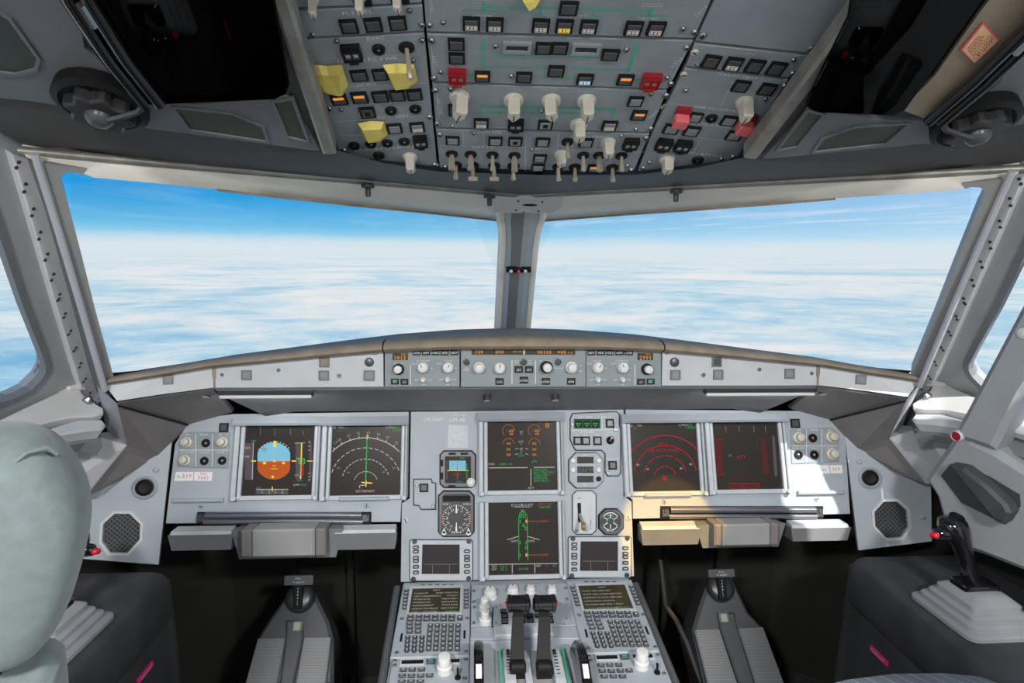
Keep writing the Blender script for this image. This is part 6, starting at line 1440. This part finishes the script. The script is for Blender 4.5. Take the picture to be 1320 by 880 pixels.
# ------------------------------------------------------------------ side consoles
CZ = -0.29
def console(side, m):
    i0 = at_z(204, 749, CZ); i1 = at_z(94, 863, CZ); d_ = (i1 - i0).normalized()
    a = i0 - d_ * .02; b = i0 + d_ * .95
    t = thing('side_console', 'dark side console with worn edge beside the %s' % ('green-grey headrest' if side == 'left' else 'striped seat cushion'), 'console', m @ Matrix.Translation((a + b) / 2) @ m)
    out = Vector((-1, 0, 0))
    g = G(); g.x = m
    def ring(p): return [Vector((-1.04, p.y, p.z)), p + out * .03, p + out * .012 + Vector((0, 0, -.004)), p + Vector((0, 0, -.016)), p + Vector((.004, 0, -.10)), p + out * .012 + Vector((0, 0, -.125))]
    g.loft([ring(a + Vector((0, .02, 0))), ring(a.lerp(b, .25)), ring(a.lerp(b, .5)), ring(b)], 0, closed=False)
    part('top', g, 'console_dark', t, smooth=60)
    g = G(); g.x = m
    def ring2(p): return [p + out * .014 + Vector((0, 0, -.12)), p + out * .012 + Vector((0, 0, -.14)), p + out * .02 + Vector((0, 0, FLOOR - CZ))]
    g.loft([ring2(a + Vector((0, .06, 0))), ring2(a.lerp(b, .5)), ring2(b)], 0, closed=False)
    part('inner_wall', g, 'console_side', t)
    g = G(); g.x = m
    g.slab([a + Vector((0, .02, -.02)), a + out * .3 + Vector((0, .02, -.02)), a + out * .3 + Vector((0, .05, FLOOR - CZ)), a + Vector((.0, .06, FLOOR - CZ))], (0, .01, 0)); part('front_wall', g, 'console_side', t)
    return t, a, b
CON = {}
both(lambda s, m: CON.__setitem__(s, console(s, m)))
# pink placards on the inner console walls
for side, m, cpx, s_ in (('left', I4, [(198, 851), (200, 856), (180, 880), (176, 878)], 'FLASH LIGHT'), ('right', MIR, [(1115, 828), (1119, 827), (1149, 861), (1146, 865)], 'FLASH LIGHT')):
    t, a, b = CON[side]; A = m @ a; B = m @ b; dv = (B - A).normalized()
    fr = Frame(m @ (a + Vector((-.009, 0, -.16))), -dv if side == 'left' else dv, (0.0, 0, 1))
    P = fr.pl(cpx, .002); c = sum(P, Vector((0, 0))) / 4; w = .058; h = .011
    tt = thing('placard', 'small pink placard on the %s' % ('dark console wall below the headrest' if side == 'left' else 'dark wall in front of the striped seat cushion'), 'placard', fr.T(c.x, c.y, .002))
    part('plate', G().box(-w / 2, w / 2, -h / 2, h / 2, -.004, .0), 'print_pink', tt, WM[tt.name]); part('lettering', G().text(s_, 0, 0, .0055, .0004), 'print_white', tt, WM[tt.name])
# ------------------------------------------------------------------ speaker panels
SPF = Frame((-0.805, -0.084, -0.294), (0.970, 0.242, 0), (0, 0.26, 0.97))
def speaker(side, m):
    t = thing('speaker_panel', 'grey corner panel with octagonal speaker grille and air vent, %s' % ('by the green-grey headrest' if side == 'left' else 'by the moulded window lever'), 'speaker', m @ SPF.M @ m, 'speaker panels')
    oc = [(147.3, 658), (170, 658), (185.5, 673.6), (184.5, 696), (166.4, 715.5), (140, 715.5), (128, 699), (130, 673.6)]
    O = SPF.pl(oc)
    g = G(); g.x = m @ SPF.M; g.plate(SPF.pl([(222, 566), (204.5, 727.3), (98, 719), (98, 610), (185, 570)]), [O], -.008, .002); part('plate', g, 'panel_grey', t)
    g = G(); g.x = m @ SPF.M; g.plate(O, [inset(O if area2(O) > 0 else O[::-1], .006)], -.006, .005); part('grille_rim', g, 'light_grey', t)
    c = sum(O, Vector((0, 0))) / 8; R_ = .052
    g = G(); g.x = m @ SPF.M; g.prism(O, -.012, -.007); gr = part('grille', g, 'well_dark', t)
    g = G(); g.x = m @ SPF.M; n = 15
    for k in range(n):
        for dg, zz in ((45, -.005), (-45, -.004)):
            o_ = (k - (n - 1) / 2) * .0072; L2 = math.sqrt(max(0, .047 ** 2 - o_ * o_)); dx, dy = cos(radians(dg)), sin(radians(dg)); nx, ny = -dy, dx
            p = [(c.x + nx * (o_ + sw) + dx * l, c.y + ny * (o_ + sw) + dy * l) for sw, l in ((-.0014, -L2), (-.0014, L2), (.0014, L2), (.0014, -L2))]
            g.prism(p, zz - .001, zz, bottom=False)
    part('grille_mesh', g, 'dark_metal', gr, stuff=True)
    v = SPF.uv(187, 628); g = G(); g.x = m @ SPF.M
    g.lathe((v.x, v.y), [(.026, -.004), (.026, .006), (.022, .010), (.018, .006), (.016, -.002)], 24); ve = part('air_vent', g, 'panel_grey', t, smooth=40)
    g = G(); g.x = m @ SPF.M; g.lathe((v.x, v.y, .002), [(.019, -.004), (.018, .006), (.013, .010), (.012, .006), (.004, .005)], 20); part('nozzle', g, 'black', ve, smooth=40)
    for q in ((201.5, 605.5), (112, 685)):
        w_ = SPF.uv(*q); g = G(); g.x = m @ SPF.M; g.lathe((w_.x, w_.y, .002), [(.006, 0), (.006, .003), (.004, .005), (.002, .0055)], 12); part('screw', g, 'panel_grey', t, smooth=40)
both(speaker)
# ------------------------------------------------------------------ sidesticks
def stick(side, m):
    q = [at_z(px, py, CZ) for px, py in ((1187, 767), (1290, 766), (1324, 822), (1232, 829))]
    c = sum(q, Vector()) / 4
    ux = ((q[1] - q[0]) + (q[2] - q[3])).normalized(); uy = ((q[0] - q[3]) + (q[1] - q[2])).normalized()
    fr = Frame(c, ux, uy); hw = ((q[1] - q[0]).length + (q[2] - q[3]).length) / 4; hh = ((q[0] - q[3]).length + (q[1] - q[2]).length) / 4
    M_ = m @ MIR                 # measured on the right side
    X = (lambda Mx: Mx) if side == 'right' else (lambda Mx: MIR @ Mx)
    t = thing('sidestick', 'black sidestick with red button on a grey stepped boot beside the %s' % ('headrest' if side == 'left' else 'striped seat cushion'), 'control stick', (MIR @ fr.M @ MIR) if side == 'left' else fr.M, 'sidesticks')
    z = 0.0; g = G(); g.x = X(fr.M)
    prof = [(1.0, 0.0), (1.0, .007), (.96, .010), (.86, .011), (.86, .019), (.82, .022), (.74, .023), (.74, .031), (.70, .034), (.63, .035), (.62, .046), (.42, .058), (.30, .060)]
    g.loft([[(x, y, zz) for x, y in rrect(-hw * k, hw * k, -hh * k, hh * k, .02 * k, 4)] for k, zz in prof]); part('boot', g, 'boot_grey', t, smooth=35)
    top = fr.W(0, .012, .060)
    g = G(); g.x = X(fr.M); g.prism(rrect(-.036, .036, -.016, .034, .010, 3), .057, .067, 0, .003); part('base_plate', g, 'black_gloss', t, smooth=30)
    p0 = fr.W(0.0, .010, .064); Y0 = p0.y
    pts = [(p0, .019, .019), (at_y(1250, 745, Y0), .0155, .016), (at_y(1245, 722, Y0), .0150, .0165), (at_y(1240, 705, Y0), .0165, .019), (at_y(1233, 690, Y0 + .006), .024, .023), (at_y(1229, 679, Y0 + .01), .028, .025), (at_y(1228, 671, Y0 + .012), .026, .023), (at_y(1228, 667, Y0 + .012), .018, .016)]
    g = G(); g.x = X(I4); rings = []
    for k, (p, rx, ry) in enumerate(pts):
        rings.append([p + Vector((rx * cos(a), ry * sin(a), 0)) for a in [2 * pi * j / 16 for j in range(16)]])
    g.loft(rings); h = part('grip', g, 'black_gloss', t, smooth=60)
    g = G(); g.x = X(I4); e = at_y(1206, 688, Y0 + .006); f_ = at_y(1230, 686, Y0 + .006); f2 = at_y(1238, 702, Y0 + .004)
    g.tube([f2, f_, f_.lerp(e, .6), e, e + (e - f_).normalized() * .004], [.012, .016, .0125, .010, .005], 12); part('thumb_horn', g, 'black_gloss', h, smooth=60)
    g = G(); g.x = X(I4); e2 = at_y(1206.5, 690, Y0 - .009); g.lathe(e2, [(.0056, -.010), (.0056, .002), (.004, .004), (.0015, .005)], 12, 0, Matrix.Rotation(radians(70), 3, 'X')); part('red_button', g, 'red_button', h, smooth=50)
    g = G(); g.x = X(I4); e3 = at_y(1233, 668, Y0 + .010); g.lathe(e3, [(.013, -.002), (.014, .003), (.011, .005), (.009, .001)], 16, 0, Matrix.Rotation(radians(25), 3, 'X')); part('trigger_ring', g, 'black', h, smooth=40)
both(stick)
# ------------------------------------------------------------------ right window lever moulding
RAF = Frame((0.85, -0.25, -0.05), (0.35, -0.93, 0), (-0.1, 0, 1))
t = thing('window_lever', 'large grey moulded window lever with dark grip behind the sidestick', 'window lever', RAF.T(*RAF.uv(1260, 620)))
part('arm', G().prism(RAF.pl([(1229, 562), (1330, 372), (1440, 170), (1460, 300), (1320, 508), (1283, 580)]), -.05, .006, 0, .010), 'boot_grey', t, RAF.M)
part('body', G().prism(RAF.pl([(1190, 617), (1212, 586), (1228, 563), (1250, 565), (1284, 581), (1330, 610), (1460, 680), (1480, 860), (1330, 742), (1265, 716), (1226, 704), (1212, 668), (1205, 641)]), -.06, 0, 0, .012), 'boot_grey', t, RAF.M)
part('grip_recess', G().prism(RAF.pl([(1213.7, 612.5), (1226, 597.5), (1236, 597.5), (1276, 613.7), (1315, 637.5), (1316, 652), (1297.5, 675), (1280, 667.5), (1240, 647.5)]), -.01, .002), 'console_side', t, RAF.M)
part('grip', G().prism(RAF.pl([(1226, 598), (1245, 602), (1272, 622), (1300, 648), (1306, 660), (1297, 674), (1284, 669), (1256, 636)], .02), .0, .030, 0, .006), 'console_dark', t, RAF.M)
c = RAF.uv(1232.5, 562, .01); g = G(); g.lathe((c.x, c.y, .0), [(.011, -.004), (.011, .010), (.0095, .012), (.009, .008)], 18); part('button_ring', g, 'light_grey', t, RAF.M, 40)
g = G(); g.lathe((c.x, c.y, .0), [(.0092, .004), (.0088, .010), (.004, .011)], 16); part('button', g, 'red_guard', t, RAF.M, 40)
c = RAF.uv(1317, 430, .01); g = G(); g.lathe((c.x, c.y, .004), [(.010, 0), (.010, .004), (.007, .006)], 16); part('screw_cap', g, 'light_grey', t, RAF.M, 40)
# ------------------------------------------------------------------ seats
def pad(outline, fr, prof, m=I4):
    P = fr.pl(outline)
    if area2(P) < 0: P = P[::-1]
    g = G(); g.x = m @ fr.M
    # smooth outline
    Q = []
    n = len(P)
    for i in range(n):
        a, b, c, d_ = P[i - 1], P[i], P[(i + 1) % n], P[(i + 2) % n]
        for k in range(3):
            s_ = k / 3; Q.append(0.5 * ((2 * b) + (c - a) * s_ + (2 * a - 5 * b + 4 * c - d_) * s_ ** 2 + (3 * b - a - 3 * c + d_) * s_ ** 3))
    cen = sum(Q, Vector((0, 0))) / len(Q)
    g.loft([[(*(cen + (q - cen) * (1 - i)), z) for q in Q] for i, z in prof])
    return g
SF = Frame((-0.63, -0.80, 0.05), (0.93, 0.36, 0), (0.05, -0.12, 1))
PROF = [(.97, -.085), (.6, -.083), (.35, -.077), (.18, -.066), (.07, -.050), (.02, -.032), (0, -.012), (.015, .008), (.06, .024), (.14, .036), (.28, .044), (.5, .050), (.75, .053), (.97, .054)]
HEAD = [(-150, 640), (-140, 590), (-90, 562), (-20, 556), (25, 558), (58, 570), (84, 594), (103, 625), (113, 658), (111, 700), (98, 750), (84, 790), (62, 824), (35, 845), (-5, 857), (-90, 855), (-145, 800)]
t = thing('pilot_seat', 'pilot seat with green-grey plush headrest seen from behind', 'seat', Matrix.Translation((-0.68, -0.9, FLOOR)))
part('headrest', pad(HEAD, SF, PROF), 'seat_cloth', t, smooth=80)
SL = [SF.W(*SF.uv(px, py, z), z) for px, py, z in ((-20, 630, .040), (2, 618, .038), (14, 600, .034), (34, 584, .028), (60, 577, .020), (74, 585, .017))]
part('seam', G().tube(SL, .0025, 6), 'seat_cloth', t, smooth=60)
part('backrest', pad([(-150, 880), (-60, 862), (0, 866), (28, 862), (55, 853), (70, 860), (78, 878), (85, 1000), (80, 1250), (-150, 1250)], SF, PROF), 'seat_cloth', t, smooth=80)
part('seat_cushion', G().box(-.70, -.36, -1.28, -.90, -.50, -.40, 0, .03), 'seat_cloth', t)
part('seat_base', G().box(-.80, -.60, -1.2, -.95, FLOOR, -.50, 0, .01), 'console_side', t)
part('neck_post', G().box(-.645, -.615, -.80, -.775, -.50, -.05, 0, .004), 'black', t)
t = thing('copilot_seat', 'seat cushion with blue-grey pinstripe fabric beside the sidestick', 'seat', Matrix.Translation((0.62, -0.6, FLOOR)))
far = [at_z(px, py - 5, -.265) for px, py in ((1018, 884), (1040, 876), (1090, 866), (1150, 860), (1215, 859), (1262, 862), (1300, 872), (1330, 884))]
yb = -.82
rings = []
for k in range(7):
    f = k / 6
    rings.append([Vector((p.x + (f * .03 if i < 4 else -f * .03), p.y + (yb - p.y) * f, p.z - (.05 if k == 0 else 0) + (.006 * sin(f * pi)) - .004 * abs(i - 3.5) ** 2 / 4)) for i, p in enumerate(far)])
g = G()
loops = []
for k, r in enumerate(rings):
    top = [q + Vector((0, -.004, .035 if k == 0 else 0)) for q in r]
    bot = [Vector((q.x + (.008 if i < 4 else -.008), q.y - .01, q.z - .085)) for i, q in enumerate(top)]
    loops.append(top + bot[::-1])
g.loft(loops)
part('seat_cushion', g, 'seat_stripe', t, smooth=60)
part('seat_base', G().box(.40, .62, -.80, -.60, FLOOR, -.36, 0, .01), 'console_side', t)
part('backrest', G().box(.43, .82, -1.02, -.93, -.38, .02, 0, .03), 'seat_stripe', t)
part('headrest', pad(HEAD, SF, PROF, MIR @ Matrix.Translation((0, -.16, 0))), 'seat_cloth', t, smooth=80)

# conduit in the dark footwell beside the pedestal
pts = [at_y(858, 780, 0.12), at_y(872, 800, 0.06), at_y(886, 830, 0.02), at_y(897, 860, -0.02), at_y(908, 895, -0.06)]
pts = [pts[0] + Vector((0, 0.06, 0.10))] + pts + [pts[-1] + Vector((0, -0.04, -0.25))]
tag(link('conduit', G().tube(pts, 0.007, 8).mesh('conduit', ['console_side'], 60), I4), 'curved grey conduit running down the dark footwell beside the pedestal', 'conduit')
